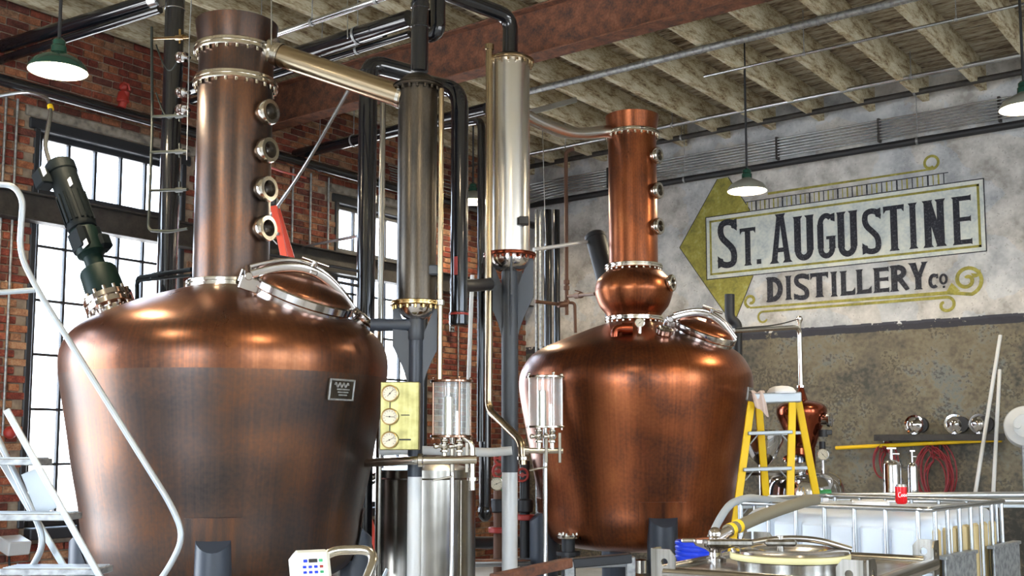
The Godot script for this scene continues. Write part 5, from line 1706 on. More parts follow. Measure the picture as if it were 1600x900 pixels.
func build_lamps() -> void:
	var fc := P(1152, -4, 8.85)
	fc.y = JOIST - 0.06
	var fx := MB.new()
	fx.box(fc, Vector3(0.34, 0.12, 0.3), Basis.IDENTITY, 0.02)  # ceiling light fixture, a plain white box that gives no light
	solo("ceiling_fixture", fx, M.white_paint, fc, "white light fixture box fixed under the joists beside the rusty girder", "box")
	lamp(P(90.5, 112, 7.4), 0.2, "green enamel pendant lamp hanging by the nearer window", M.green_enamel, JOIST + 0.3)
	lamp(P(1167.5, 299, 11.0), 0.2, "enamel pendant lamp coloured lit grey hanging in front of the painted sign's diamond", M.lit_grey_enamel, JOIST + 0.3)
	lamp(P(1601, 170, 8.9), 0.2, "enamel pendant lamp coloured lit grey at the conduit bundle's end, right of the sign", M.lit_grey_enamel, JOIST + 0.3)
	lamp(P(739, 316, 13.2), 0.2, "small far pendant lamp glimpsed between the black pipes before the brick wall", M.lit_grey_enamel, JOIST + 0.3)
	# the row goes on over the camera
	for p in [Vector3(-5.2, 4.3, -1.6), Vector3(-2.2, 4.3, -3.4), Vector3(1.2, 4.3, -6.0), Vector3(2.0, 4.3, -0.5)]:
		lamp(p, 0.2, "enamel pendant lamp of the row over the near half of the hall", M.lit_grey_enamel, JOIST + 0.3)

func yawb(a := 0.0) -> Basis:                     # x to the right of the picture, z towards the camera, turned by a
	return Basis(Vector3.UP, YAW + a)

func bar_between(q: MB, a: Vector3, b: Vector3, w: float, th: float, side: Vector3, bev := 0.004) -> void:
	var y := (b - a).normalized()
	var x := (side - y * side.dot(y)).normalized()
	q.box((a + b) / 2, Vector3(w, (b - a).length(), th), Basis(x, y, x.cross(y)), bev)

func step_ladder(t: Node3D, tops: Array, feet: Array, rails: Material, cap: Material, treads: Material, n: int, first: float) -> void:
	# tops/feet: front-left, front-right, rear-right, rear-left
	var across: Vector3 = (tops[1] - tops[0]).normalized()
	for i in 4:
		var q := MB.new()
		bar_between(q, feet[i], tops[i], 0.06, 0.03, across)
		part("rail", q, rails, t)
	var c: Vector3 = (tops[0] + tops[1] + tops[2] + tops[3]) / 4 + Vector3(0, 0.03, 0)
	var z := across.cross(Vector3.UP)
	var k := MB.new()
	k.box(c, Vector3((tops[1] - tops[0]).length() + 0.06, 0.085, 0.19), Basis(across, Vector3.UP, z), 0.01)
	part("top_cap", k, cap, t)
	for i in n:
		var s: float = (first + 0.305 * i) / (tops[0] - feet[0]).length()
		if s > 0.98: break
		var a: Vector3 = tops[0].lerp(feet[0], s)
		var b: Vector3 = tops[1].lerp(feet[1], s)
		var st := MB.new()
		st.box((a + b) / 2, Vector3((b - a).length(), 0.03, 0.09), Basis(across, Vector3.UP, z), 0.006)
		bar_between(st, a + across * 0.02 - Vector3(0, 0.09, 0), a + across * 0.09 - Vector3(0, 0.01, 0), 0.02, 0.01, z)
		bar_between(st, b - across * 0.02 - Vector3(0, 0.09, 0), b - across * 0.09 - Vector3(0, 0.01, 0), 0.02, 0.01, z)
		part("step", st, treads, t)
		var ra: Vector3 = tops[3].lerp(feet[3], s)
		var rb: Vector3 = tops[2].lerp(feet[2], s)
		var cr := MB.new()
		bar_between(cr, ra, rb, 0.03, 0.02, Vector3.UP)
		part("cross_brace", cr, treads, t)

func build_ladders() -> void:
	# yellow ladder beside the smaller still
	var d := 9.0
	var tops := [P(1174, 628, d), P(1238, 626, d), P(1247, 627, d + 0.12), P(1185, 630, d + 0.12)]
	var feet := [PX(1118, d - 0.42, 0), PX(1222, d - 0.42, 0), PX(1306, d + 0.55, 0), PX(1207, d + 0.55, 0)]
	var t := thing("step_ladder", "yellow step ladder with grey steps beside the smaller copper still", "ladder", (feet[0] + feet[2]) / 2)
	step_ladder(t, tops, feet, M.yellow, M.alu_paint, M.alu_paint, 7, 0.27)
	var rg := MB.new()
	var c0 := P(1186, 622, d - 0.06)
	# a cloth draped over the cap
	var rows := 9
	var cols := 9
	var grid := []
	for i in rows:
		var line := []
		for j in cols:
			var s := float(j) / (cols - 1)
			var h := float(i) / (rows - 1)
			var base := P(1173 + 22 * s, 612, d - 0.07 + 0.12 * (1.0 - h))
			var yy := 0.012 * sin(s * 9.0 + h * 4.0)
			if h > 0.45: base += Vector3(0, -(h - 0.45) * 0.34 * (0.6 + 0.5 * s), 0) + yawb() * Vector3(0.05 * (h - 0.45), 0, 0.02 + 0.02 * sin(s * 11.0))
			line.append(base + Vector3(0, yy, 0))
		grid.append(line)
	for i in rows - 1:
		for j in cols - 1:
			for o in [0.0, -0.006]:
				rg.poly([grid[i][j] + Vector3(0, o, 0), grid[i][j + 1] + Vector3(0, o, 0), grid[i + 1][j + 1] + Vector3(0, o, 0), grid[i + 1][j] + Vector3(0, o, 0)])
	solo("rag", rg, M.cloth, c0, "tan rag draped over the yellow ladder's top", "rag")
	var rg2 := MB.new()
	rg2.lathe(P(1221, 612, d), [Vector2(0.1, -0.015), Vector2(0.105, 0.0), Vector2(0.085, 0.03), Vector2(0.05, 0.045), Vector2(0, 0.05)], Basis(Vector3.UP, 0.3).scaled(Vector3(1.2, 1, 0.6)), 20)
	solo("rag", rg2, M.white, P(1221, 614, d), "crumpled white rag lying on the yellow ladder's top", "rag")
	# tall orange ladder behind the big still
	var e := 9.5
	var tp := [P(414, 322, e), P(428, 322, e), P(431, 322, e + 0.15), P(417, 322, e + 0.15)]
	var ac := yawb() * Vector3(0.42, 0, 0)
	tp[0] = tp[1] - ac
	tp[3] = tp[2] - ac
	var dn: Vector3 = P(452, 440, e - 0.12) - tp[1]
	var f1: Vector3 = tp[1] + dn * (tp[1].y / -dn.y)
	var ft := [f1 - ac * 1.8, f1, f1 + Vector3(0, 0, 0) + yawb() * Vector3(0.2, 0, -0.9), f1 - ac * 1.7 + yawb() * Vector3(0.2, 0, -0.9)]
	var o := thing("step_ladder", "tall orange step ladder standing behind the larger still by the brick wall", "ladder", (ft[0] + ft[2]) / 2)
	step_ladder(o, tp, ft, M.orange, M.black_matt, M.alu_paint, 11, 0.27)

func build_sign_wall_props() -> void:
	# shelf with three polished floodlights standing on it
	var z := ZW + 0.16
	var a := Pz(1366, 682, z)
	var b := Pz(1570, 678, z)
	var y := (a.y + b.y) / 2
	var t := thing("wall_shelf", "dark metal shelf on the plaster wall carrying three polished lamps", "shelf", Vector3((a.x + b.x) / 2, y, ZW))
	var q := MB.new()
	q.box(Vector3((a.x + b.x) / 2, y, ZW + 0.09), Vector3(b.x - a.x, 0.025, 0.18), Basis.IDENTITY, 0.004)
	q.box(Vector3((a.x + b.x) / 2, y - 0.03, ZW + 0.175), Vector3(b.x - a.x, 0.06, 0.012), Basis.IDENTITY, 0.003)
	part("board", q, M.dark_steel, t)
	for s in [0.1, 0.5, 0.9]:
		var br := MB.new()
		br.box(Vector3(lerpf(a.x, b.x, s), y - 0.09, ZW + 0.04), Vector3(0.02, 0.16, 0.06), Basis.IDENTITY, 0.004)
		part("bracket", br, M.dark_steel, t)
	var lab := ["polished round fitting on the shelf's empty end", "polished round fitting in the middle of the wall shelf", "polished round fitting on the shelf beside the white poles"]
	for i in 3:
		var u: float = [1429.0, 1492.0, 1530.0][i]
		var c := Pz(u, 660, z - 0.02)
		c.y = y + 0.115
		var yw := Basis(Vector3.UP, -0.1 + 0.25 * i) * Basis(Vector3.RIGHT, PI / 2 - 0.1)
		var l := thing("polished_fitting", lab[i], "fitting", Vector3(c.x, y + 0.013, c.z), "polished fittings on the shelf")
		var s := MB.new()
		s.lathe(c, [Vector2(0, -0.06), Vector2(0.07, -0.06), Vector2(0.105, 0.0), Vector2(0.112, 0.012), Vector2(0.108, 0.024), Vector2(0.085, 0.02), Vector2(0.07, 0.03), Vector2(0.05, 0.06), Vector2(0.03, 0.075), Vector2(0, 0.08)], yw, 36)
		part("bowl", s, M.chrome, l)
		var k := MB.new()
		k.cyl(Vector3(c.x, y + 0.012, c.z + 0.02), Vector3(c.x, c.y - 0.08, c.z + 0.02), 0.016, -1, 12)
		k.cyl(Vector3(c.x, y + 0.012, c.z + 0.02), Vector3(c.x, y + 0.024, c.z + 0.02), 0.035, -1, 14)
		part("foot", k, M.chrome, l)
		var hb := MB.new()
		hb.lathe(c - Vector3(-0.06, 0.0, 0.04), [Vector2(0, 0), Vector2(0.085, 0), Vector2(0.085, 0.06), Vector2(0, 0.06)], Basis(Vector3.RIGHT, PI / 2), 24)
		part("back_housing", hb, M.black_matt, l)
	# coiled red hoses on hooks
	hose_coil(1384, 719, 0.11, 0.2, 5, "small coil of dark red hose hung under the wall shelf, behind the kegs", 6)
	hose_coil(1462, 736, 0.19, 0.33, 8, "large oval coil of dark red hose hung under the shelf's middle", 7)
	# yellow pole, white poles
	var yp := pipe("yellow_pole", "long yellow pole hung level on the plaster wall below the shelf", [Pz(1306, 700, ZW + 0.1), Pz(1564, 687, ZW + 0.1)], 0.022, M.yellow, 0.0, "", 12, "pole")
	pipe_ring(yp, Pz(1561, 687, ZW + 0.1), Vector3(1, 0, 0), 0.03, 0.05, M.yellow, "pole_end")
	var wp := [[1563, 524, 1524, 770, "longer white broom pole leaning on the plaster wall, tilted furthest"], [1562, 578, 1552, 770, "shorter white broom pole leaning almost upright on the plaster wall"]]
	for w in wp:
		var top := Pz(w[0], w[1], ZW + 0.04)
		var low := P(w[2], w[3], 11.2 + 0.0)
		var foot := low + (low - top) * (low.y / (top.y - low.y))
		pipe("broom_pole", w[4], [top, foot], 0.02, M.white_paint, 0.0, "white poles", 10, "pole")
	# translucent vessel end at the frame's right edge
	var vc := P(1603, 666, 10.6)
	var vt := thing("plastic_vessel", "round translucent plastic vessel at the right edge beside the poles", "vessel", vc - Vector3(0, 0.25, 0))
	var vq := MB.new()
	var vb := MB.aim((Vector3(EYE.x - vc.x, 0.0, EYE.z - vc.z)).normalized() + Vector3(0, 0.1, 0))
	vq.lathe(vc, [Vector2(0, -0.3), Vector2(0.17, -0.28), Vector2(0.2, -0.2), Vector2(0.2, 0.0), Vector2(0.19, 0.03), Vector2(0.12, 0.055), Vector2(0.115, 0.06), Vector2(0.1, 0.055), Vector2(0, 0.06)], vb, 40)
	part("body", vq, M.frosted, vt)
	var vk := MB.new()
	vk.lathe(vc - yawb() * Vector3(0.08, 0, 0), [Vector2(0, 0.05), Vector2(0.03, 0.05), Vector2(0.03, 0.09), Vector2(0, 0.09)], vb, 16)
	part("spigot", vk, M.frosted, vt)
	var vs := MB.new()
	vs.cyl(Vector3(vc.x, 0.0, vc.z), Vector3(vc.x, vc.y - 0.15, vc.z), 0.05, -1, 16)
	vs.cyl(Vector3(vc.x, 0.0, vc.z), Vector3(vc.x, 0.03, vc.z), 0.2, -1, 20)
	part("stand", vs, M.galv_old, vt)

func hose_coil(u: float, v: float, rx: float, ry: float, n: int, label: String, sd: int) -> void:
	rng.seed = sd
	var c := Pz(u, v, ZW + 0.08)
	var t := thing("hose_coil", label, "hose", c - Vector3(0, ry, 0), "red hose coils")
	var path := []
	for i in n * 20 + 1:
		var a := TAU * i / 20.0
		var k := int(i / 20.0)
		var s := 1.0 - 0.075 * ((k * 7) % 5) + 0.03 * sin(a * 0.61)
		path.append(c + Vector3(sin(a) * rx * s + 0.035 * sin(a * 0.37 + k), cos(a) * ry * s - ry * (1.0 - s), 0.012 * ((k * 3) % 5) - 0.02 + 0.008 * cos(a * 1.3)))
	path.append(path[-1] + Vector3(0.03, -0.12, 0.01))
	var q := MB.new()
	q.tube(path, 0.009, 7)
	part("hose", q, M.hose_red, t)
	var h := MB.new()
	h.tube(MB.rounded([c + Vector3(0, ry + 0.02, -0.075), c + Vector3(0, ry - 0.015, 0.05), c + Vector3(0, ry + 0.04, 0.05)], 0.02), 0.006, 8)
	part("hook", h, M.galv, t)

func keg(c: Vector3, R: float, H: float, label: String) -> void:
	var t := thing("steel_keg", label, "keg", c, "polished kegs")
	var q := MB.new()
	q.lathe(c, [Vector2(0, 0), Vector2(R, 0), Vector2(R, H * 0.86), Vector2(R * 0.94, H * 0.92), Vector2(R * 0.7, H * 0.97), Vector2(R * 0.3, H), Vector2(0, H)], Basis.IDENTITY, 36)
	part("body", q, M.chrome, t)
	var v := MB.new()
	v.cyl(c + Vector3(0, H - 0.01, 0), c + Vector3(0, H + 0.1, 0), R * 0.2, -1, 14)
	v.box(c + Vector3(0, H + 0.1, 0), Vector3(R * 1.1, 0.018, 0.03), yawb(), 0.004)
	v.cyl(c + Vector3(0, H + 0.05, 0), c + Vector3(0, H + 0.05, 0) + yawb() * Vector3(R * 0.9, 0, 0), R * 0.12, -1, 10)
	part("valve", v, M.chrome, t)

func build_small_still() -> void:
	var d := 10.9
	var px := d / 1712.0
	var c := PX(1254, d, 0.0)
	var t := thing("pilot_still", "small red copper still on polished steel boiler behind the yellow ladder", "still", c)
	var yy := func(v: float) -> float: return Y(v, d, 1254)
	var q := MB.new()
	q.lathe(c, smooth_prof([Vector2(19 * px, yy.call(700)), Vector2(22 * px, yy.call(692)), Vector2(27 * px, yy.call(676)), Vector2(36 * px, yy.call(656)), Vector2(39 * px, yy.call(644)), Vector2(36.5 * px, yy.call(635)), Vector2(27 * px, yy.call(629)), Vector2(10 * px, yy.call(625))], 4), Basis.IDENTITY, 48)
	part("onion_head", q, M.copper_c, t)
	var n := MB.new()
	n.lathe(c, [Vector2(10 * px, yy.call(626)), Vector2(6.5 * px, yy.call(614)), Vector2(3.6 * px, yy.call(604))], Basis.IDENTITY, 28)
	part("swan_neck", n, M.copper_c, t)
	var s := MB.new()
	s.cyl(Vector3(c.x, yy.call(606), c.z), Vector3(c.x, yy.call(602), c.z), 7 * px, -1, 18, true, 0.003)
	part("clamp", s, M.chrome, t)
	var col := MB.new()
	col.lathe(c, [Vector2(19 * px, yy.call(748)), Vector2(19 * px, yy.call(700))], Basis.IDENTITY, 32)
	part("column", col, M.copper_c, t)
	var boil := MB.new()
	boil.lathe(c, smooth_prof([Vector2(60 * px, yy.call(790)), Vector2(62 * px, yy.call(770)), Vector2(58 * px, yy.call(752)), Vector2(48 * px, yy.call(741)), Vector2(30 * px, yy.call(735)), Vector2(18 * px, yy.call(733))], 4), Basis.IDENTITY, 48)
	part("boiler_top", boil, M.chrome, t)
	var ring := MB.new()
	ring.lathe(c, [Vector2(64 * px, yy.call(793)), Vector2(68 * px, yy.call(792)), Vector2(68 * px, yy.call(786)), Vector2(60 * px, yy.call(785))], Basis.IDENTITY, 48)
	part("boiler_band", ring, M.chrome, t)
	var low := MB.new()
	low.lathe(c, [Vector2(0, 0.3), Vector2(55 * px, 0.32), Vector2(62 * px, 0.42), Vector2(62 * px, yy.call(790))], Basis.IDENTITY, 48)
	part("boiler", low, M.chrome, t)
	for a in 3:
		var lg := MB.new()
		var an := TAU * a / 3.0 + 0.4
		lg.cyl(c + Vector3(cos(an), 0, sin(an)) * 0.3, c + Vector3(cos(an) * 0.3, 0.36, sin(an) * 0.3), 0.03)
		part("leg", lg, M.steel, t)
	var F := Frame.new(c, EYE)
	var pr := MB.new()
	var pd := F.dir(68)
	pr.lathe(F.at(68, 26 * px, yy.call(657)), [Vector2(0.05, 0), Vector2(0.05, 0.1), Vector2(0.07, 0.105), Vector2(0.07, 0.13), Vector2(0.055, 0.132), Vector2(0, 0.132)], MB.aim(pd), 24)
	part("side_port", pr, M.chrome, t)
	var vl := MB.new()
	vl.cyl(F.at(60, 34 * px, yy.call(690)), F.at(60, 34 * px, yy.call(712)), 0.03, -1, 14)
	vl.cyl(F.at(60, 36 * px, yy.call(683)), F.at(60, 36 * px, yy.call(672)), 0.045, -1, 14)
	vl.box(F.at(66, 42 * px, yy.call(676)), Vector3(0.07, 0.05, 0.06), yawb(), 0.006)
	part("valve", vl, M.black_matt, t)
	var gs := MB.new()
	gs.cyl(F.at(45, 42 * px, yy.call(740)), F.at(45, 42 * px, yy.call(715)), 0.012, -1, 10)
	var go := part("gauge_stem", gs, M.chrome, t)
	dial(go, F.at(45, 42 * px, yy.call(710)) + F.f * 0.03, F.f, 0.057, 0.03, -0.9, M.chrome)
	var mo := MB.new()
	var mc := F.at(-14, 40 * px, yy.call(720))
	mo.lathe(mc, [Vector2(0.09, -0.1), Vector2(0.1, 0.0), Vector2(0.132, 0.01), Vector2(0.135, 0.02), Vector2(0.125, 0.03), Vector2(0.1, 0.02), Vector2(0.1, -0.08), Vector2(0, -0.08)], MB.aim(Vector3.UP + F.f * 0.35), 32)
	part("fill_mouth", mo, M.chrome, t)
	var bl := MB.new()
	for k in 5: bl.cyl(F.at(-60 + 26 * k, 54 * px, yy.call(770)), F.at(-60 + 26 * k, 54 * px, yy.call(748)), 0.035, 0.028, 16, true, 0.006)
	part("clamp_fittings", bl, M.chrome, t)
	# its vapour line back to the smaller pot still
	var vp := pipe("vapour_line", "thin polished steel pipe rising from the small still and turning to the pot still", [Vector3(c.x, yy.call(603), c.z), Vector3(c.x, Y(511, d, 1250), c.z), P(1146, 517, 10.2)], 0.024, M.polished, 0.09)
	var fn := MB.new()
	fn.lathe(Vector3(c.x, Y(511, d, 1250) - 0.02, c.z), [Vector2(0.012, 0.0), Vector2(0.018, 0.06), Vector2(0.034, 0.09), Vector2(0.034, 0.11), Vector2(0.02, 0.13), Vector2(0, 0.135)], Basis.IDENTITY, 18)
	part("finial", fn, M.polished, vp)
	pipe("sensor_cable", "thin black cable sagging from the finial to the pot still's manway", [P(1249, 498, d), P(1215, 508, 10.6), P(1150, 513, 10.2)], 0.006, M.black_matt, 0.3, "", 6, "cable")
	# black stub pipe behind the manway
	var sb := pipe("vent_stub", "short black vent pipe standing behind the smaller still's manway", [P(1140, 460, 10.9), P(1140, 497, 10.9), P(1152, 506, 10.9), P(1152, 900, 10.9)], 0.05, M.black_matt, 0.06)
	# a small stainless funnel vessel left of it
	var fc := PX(1192, 10.5, 0.0)
	var fv := thing("funnel_vessel", "polished conical steel vessel seen between the yellow ladder's rails", "vessel", fc)
	var fq := MB.new()
	fq.lathe(Vector3(fc.x, 0, fc.z), [Vector2(0.05, Y(726, 10.5)), Vector2(0.12, Y(715, 10.5)), Vector2(0.19, Y(690, 10.5)), Vector2(0.2, Y(676, 10.5)), Vector2(0.18, Y(672, 10.5)), Vector2(0, Y(670, 10.5))], Basis.IDENTITY, 36)
	part("bowl", fq, M.chrome, fv)
	var fs := MB.new()
	fs.cyl(fc, Vector3(fc.x, Y(724, 10.5), fc.z), 0.045, -1, 16)
	fs.cyl(fc, fc + Vector3(0, 0.03, 0), 0.2, -1, 24)
	part("stand", fs, M.steel, fv)
	var tb := MB.new()
	tb.cyl(Vector3(fc.x, Y(738, 10.5), fc.z), Vector3(fc.x, Y(742, 10.5), fc.z), 0.24, -1, 28)
	part("tray", tb, M.bronze, fv)

func lv(r: float, f: float, y: float) -> Vector3:     # right and forward of the camera, at height y
	var p := from_level(Vector3(r, 0, f))
	p.y = y
	return p

func build_totes() -> void:
	# --- caged plastic tote
	var Fc := Vector2(2.257, 5.97)
	var ax := Vector2(-0.755, 0.656)
	var sx := Vector2(0.656, 0.755)
	var LA := 1.2
	var LB := 1.32
	var H := 1.176
	var base := lv(Fc.x + ax.x * LA / 2 + sx.x * LB / 2, Fc.y + ax.y * LA / 2 + sx.y * LB / 2, 0)
	var t := thing("caged_tote", "white plastic tote in a tubular steel cage, a soda can standing on it", "tote", base)
	var X := (lv(Fc.x - ax.x, Fc.y - ax.y, 0) - lv(Fc.x, Fc.y, 0)).normalized()     # along the front, to the right
	var Z := (lv(Fc.x, Fc.y, 0) - lv(Fc.x + sx.x, Fc.y + sx.y, 0)).normalized()     # out of the front
	var b := Basis(X, Vector3.UP, Z)
	var bottle := MB.new()
	var out := PackedVector2Array()
	var hw := LA / 2 - 0.035
	var hd := LB / 2 - 0.035
	for k in [[1, -1, 0], [1, 1, 1], [-1, 1, 2], [-1, -1, 3]]:
		for i in 6:
			var a := deg_to_rad(-90 + 90 * k[2] + 18 * i)
			out.append(Vector2(k[0] * (hw - 0.1) + cos(a) * 0.1, k[1] * (hd - 0.1) + sin(a) * 0.1))
	var levels := [[0.16, 0.9], [0.2, 1.0], [1.04, 1.0], [1.09, 0.985], [1.12, 0.94], [1.135, 0.86], [1.14, 0.0]]
	var kk := bottle.V.size()
	var m := out.size()
	for l in levels:
		for i in m:
			var o2 := out[i]
			var p: Vector3 = base + b * Vector3(o2.x * l[1], l[0], o2.y * l[1])
			var nn := Vector3(o2.x / hw, 0, o2.y / hd).normalized()
			var top: float = clampf((l[0] - 1.04) / 0.1, 0, 1)
			bottle.vert(p, b * (nn * (1 - top) + Vector3.UP * top).normalized(), Vector2(i, l[0]))
	for j in levels.size() - 1:
		for i in m:
			var p0 := kk + j * m + i
			var p1 := kk + j * m + (i + 1) % m
			bottle.face(p0, p1, p0 + m); bottle.face(p1, p1 + m, p0 + m)
	part("bottle", bottle, M.plastic, t, "translucent white plastic bottle")
	# ribs pressed into the side
	for i in 7:
		var rb := MB.new()
		rb.box(base + b * Vector3(hw + 0.002, 0.62, -hd + 0.15 + i * (2 * hd - 0.3) / 6.0), Vector3(0.03, 0.86, 0.1), b, 0.014)
		part("bottle_rib", rb, M.plastic_tan, t, "tan tinted rib on the bottle's side")
	for i in 6:
		var fb := MB.new()
		fb.box(base + b * Vector3(-hw + 0.12 + i * (2 * hw - 0.24) / 5.0, 0.64, hd + 0.002), Vector3(0.15, 0.84, 0.028), b, 0.013)
		part("bottle_rib", fb, M.plastic, t)
	var neckm := MB.new()
	neckm.cyl(base + Vector3(0, 1.12, 0), base + Vector3(0, 1.17, 0), 0.11, -1, 24, true, 0.01)
	part("cap", neckm, M.white, t)
	var cx := LA / 2
	var cz := LB / 2
	for y in [0.2, 0.48, 0.78, H - 0.012]:
		var rail := MB.new()
		var ring := [base + b * Vector3(0, y, cz), base + b * Vector3(cx, y, cz), base + b * Vector3(cx, y, -cz), base + b * Vector3(-cx, y, -cz), base + b * Vector3(-cx, y, cz), base + b * Vector3(0.0, y, cz)]
		rail.tube(MB.rounded(ring, 0.07, 5), 0.013 if y < 1.0 else 0.015, 10)
		if y > 1.0 or y < 0.3: part("cage_rail", rail, M.galv, t)
	for i in 7:
		for s in [-1, 1]:
			var up := MB.new()
			var p := base + b * Vector3(-cx + 0.06 + i * (LA - 0.12) / 6.0, 0, s * cz)
			up.cyl(p + Vector3(0, 0.14, 0), p + Vector3(0, H - 0.012, 0), 0.0125, -1, 10)
			part("cage_upright", up, M.galv, t)
	for i in 7:
		for s in [-1, 1]:
			var up := MB.new()
			var p := base + b * Vector3(s * cx, 0, -cz + 0.09 + i * (LB - 0.18) / 6.0)
			up.cyl(p + Vector3(0, 0.14, 0), p + Vector3(0, H - 0.012, 0), 0.0125, -1, 10)
			part("cage_upright", up, M.galv, t)
	for s in [-0.26, 0.36]:
		var pl := MB.new()
		pl.box(base + b * Vector3(cx + 0.03, 0.47, -s * LB - 0.06), Vector3(0.012, 0.88, 0.5), b, 0.003)
		pl.box(base + b * Vector3(cx + 0.02, 0.9, -s * LB - 0.06), Vector3(0.05, 0.02, 0.52), b, 0.003)
		part("side_plate", pl, M.galv_old, t, "grey steel plate on the cage's side")
	var pal := MB.new()
	for s in [-0.45, 0.0, 0.45]: pal.box(base + b * Vector3(s * LA, 0.06, 0), Vector3(0.14, 0.12, LB), b, 0.005)
	pal.box(base + Vector3(0, 0.135, 0), Vector3(LA, 0.03, LB), b, 0.005)
	part("pallet", pal, M.galv_old, t)
	# soda can on the cage rail
	var cc := lv(Fc.x + ax.x * 0.14 + 0.0, Fc.y + ax.y * 0.14, 0)
	cc = P(1408, 786, 6.14)
	cc.y = 1.126
	cc = P(1408.5, 786, 6.3)
	cc.y = H + 0.003
	var ct := thing("soda_can", "red soda can with white script standing on the caged tote's rail", "can", cc)
	var q := MB.new()
	q.lathe(cc, [Vector2(0.0, 0.004), Vector2(0.024, 0.0), Vector2(0.032, 0.01), Vector2(0.033, 0.014), Vector2(0.033, 0.098)], Basis.IDENTITY, 28)
	part("body", q, M.can, ct)
	var lid := MB.new()
	lid.lathe(cc, [Vector2(0.033, 0.098), Vector2(0.027, 0.11), Vector2(0.0265, 0.112), Vector2(0.025, 0.11), Vector2(0, 0.109)], Basis.IDENTITY, 24)
	part("lid", lid, M.alu, ct)
	# script, wrapped round the can
	var sc := MB.new()
	var fdir := atan2(EYE.x - cc.x, EYE.z - cc.z)
	var wrap := func(x: float, y: float) -> Vector3:
		var an := fdir + x / 0.0335
		return cc + Vector3(sin(an) * 0.0336, 0.052 + y, cos(an) * 0.0336)
	for stroke in [[Vector2(-0.006, 0.012), Vector2(-0.01, 0.016), Vector2(-0.016, 0.012), Vector2(-0.02, 0.0), Vector2(-0.017, -0.01), Vector2(-0.01, -0.012), Vector2(-0.003, -0.005)], [Vector2(0.002, 0.004), Vector2(-0.002, 0.002), Vector2(-0.003, -0.005), Vector2(0.001, -0.009), Vector2(0.006, -0.004), Vector2(0.005, 0.003), Vector2(0.001, 0.005)], [Vector2(0.016, 0.004), Vector2(0.012, 0.004), Vector2(0.01, -0.004), Vector2(0.013, -0.009), Vector2(0.018, -0.005), Vector2(0.022, 0.001)], [Vector2(0.028, 0.004), Vector2(0.024, 0.003), Vector2(0.022, -0.005), Vector2(0.026, -0.009), Vector2(0.03, 0.004), Vector2(0.031, -0.007), Vector2(0.035, -0.006)]]:
		var pts := []
		for s in stroke: pts.append(wrap.call(s.x + 0.004, s.y))
		sc.tube(pts, 0.0019, 6)
	part("lettering", sc, M.white, ct)
	# --- stainless tote in front, lifting plates at its corners
	var LT := lv(0.604, 4.7, 0)
	var FT := lv(1.337, 4.2, 0)
	var RT := lv(1.957, 5.11, 0)
	var BT := lv(1.224, 5.61, 0)
	var sb := (LT + RT) / 2
	var s := thing("steel_tote", "stainless steel tote with round manway and holed lifting plates at its corners", "tote", sb)
	var SX := (FT - LT).normalized()
	var SZ := (FT - RT).normalized()
	var bb := Basis(SX, Vector3.UP, SZ)
	var W2 := (FT - LT).length()
	var D2 := (RT - FT).length()
	var body := MB.new()
	body.box(sb + Vector3(0, 0.52, 0), Vector3(W2 - 0.08, 0.82, D2 - 0.08), bb, 0.07)
	part("body", body, M.brushed, s)
	var top := MB.new()
	top.box(sb + Vector3(0, 0.95, 0), Vector3(W2 - 0.02, 0.05, D2 - 0.02), bb, 0.02)
	part("top_plate", top, M.brushed, s)
	for e in [[-1, 0], [1, 0], [0, -1], [0, 1]]:
		var rim := MB.new()
		var along := SZ if e[0] != 0 else SX
		var ln := D2 if e[0] != 0 else W2
		var p := sb + bb * Vector3(e[0] * W2 / 2, 0.97, e[1] * D2 / 2)
		rim.cyl(p - along * (ln / 2 - 0.05), p + along * (ln / 2 - 0.05), 0.03, -1, 16)
		part("rim_tube", rim, M.brushed, s)
	for e in [[-1, -1], [1, -1], [1, 1], [-1, 1]]:
		var c := sb + bb * Vector3(e[0] * W2 / 2, 0, e[1] * D2 / 2)
		var pl := MB.new()
		for k in 2:
			var along: Vector3 = -SX * e[0] if k == 0 else -SZ * e[1]
			var nrm: Vector3 = SZ * e[1] if k == 0 else SX * e[0]
			# plate with a lifting hole: frame of pieces round the hole
			var bs := Basis(along, Vector3.UP, along.cross(Vector3.UP))
			var o: Vector3 = c + nrm * 0.012 + Vector3(0, 1.0, 0)
			var W0 := 0.105
			var hc := Vector2(0.055, 0.02)
			var hr := 0.016
			var outer := [Vector2(0, -0.08), Vector2(W0, -0.08), Vector2(W0, 0.045), Vector2(W0 - 0.025, 0.075), Vector2(0, 0.075)]
			var angs := [-132.0, -60.0, 25.0, 65.0, 135.0]
			for i in 5:
				var a0: float = angs[i]
				var a1: float = angs[(i + 1) % 5] + (360.0 if i == 4 else 0.0)
				var poly := PackedVector2Array([outer[i], outer[(i + 1) % 5]])
				for j in 7:
					var a := deg_to_rad(lerpf(a1, a0, j / 6.0))
					poly.append(hc + Vector2(cos(a), sin(a)) * hr)
				pl.prism(o, poly, bs, 0.008)
		var post := c + Vector3(0, 0.5, 0)
		pl.box(post - (SX * e[0] + SZ * e[1]) * 0.02 + Vector3(0, -0.05, 0), Vector3(0.07, 0.9, 0.07), bb, 0.01)
		part("lifting_plate", pl, M.brushed, s, "holed steel lifting plate")
	for e in [[-1, -1], [1, -1], [1, 1], [-1, 1]]:
		var fo := MB.new()
		fo.box(sb + bb * Vector3(e[0] * (W2 / 2 - 0.05), 0.06, e[1] * (D2 / 2 - 0.05)), Vector3(0.09, 0.12, 0.09), bb, 0.01)
		part("foot", fo, M.brushed, s)
	# manway
	var mcn := P(1234, 874, 4.85)
	mcn.y = 0.975
	var mw := MB.new()
	mw.lathe(mcn, [Vector2(0.225, 0.0), Vector2(0.225, 0.035), Vector2(0.25, 0.036), Vector2(0.254, 0.04)], Basis.IDENTITY, 48)
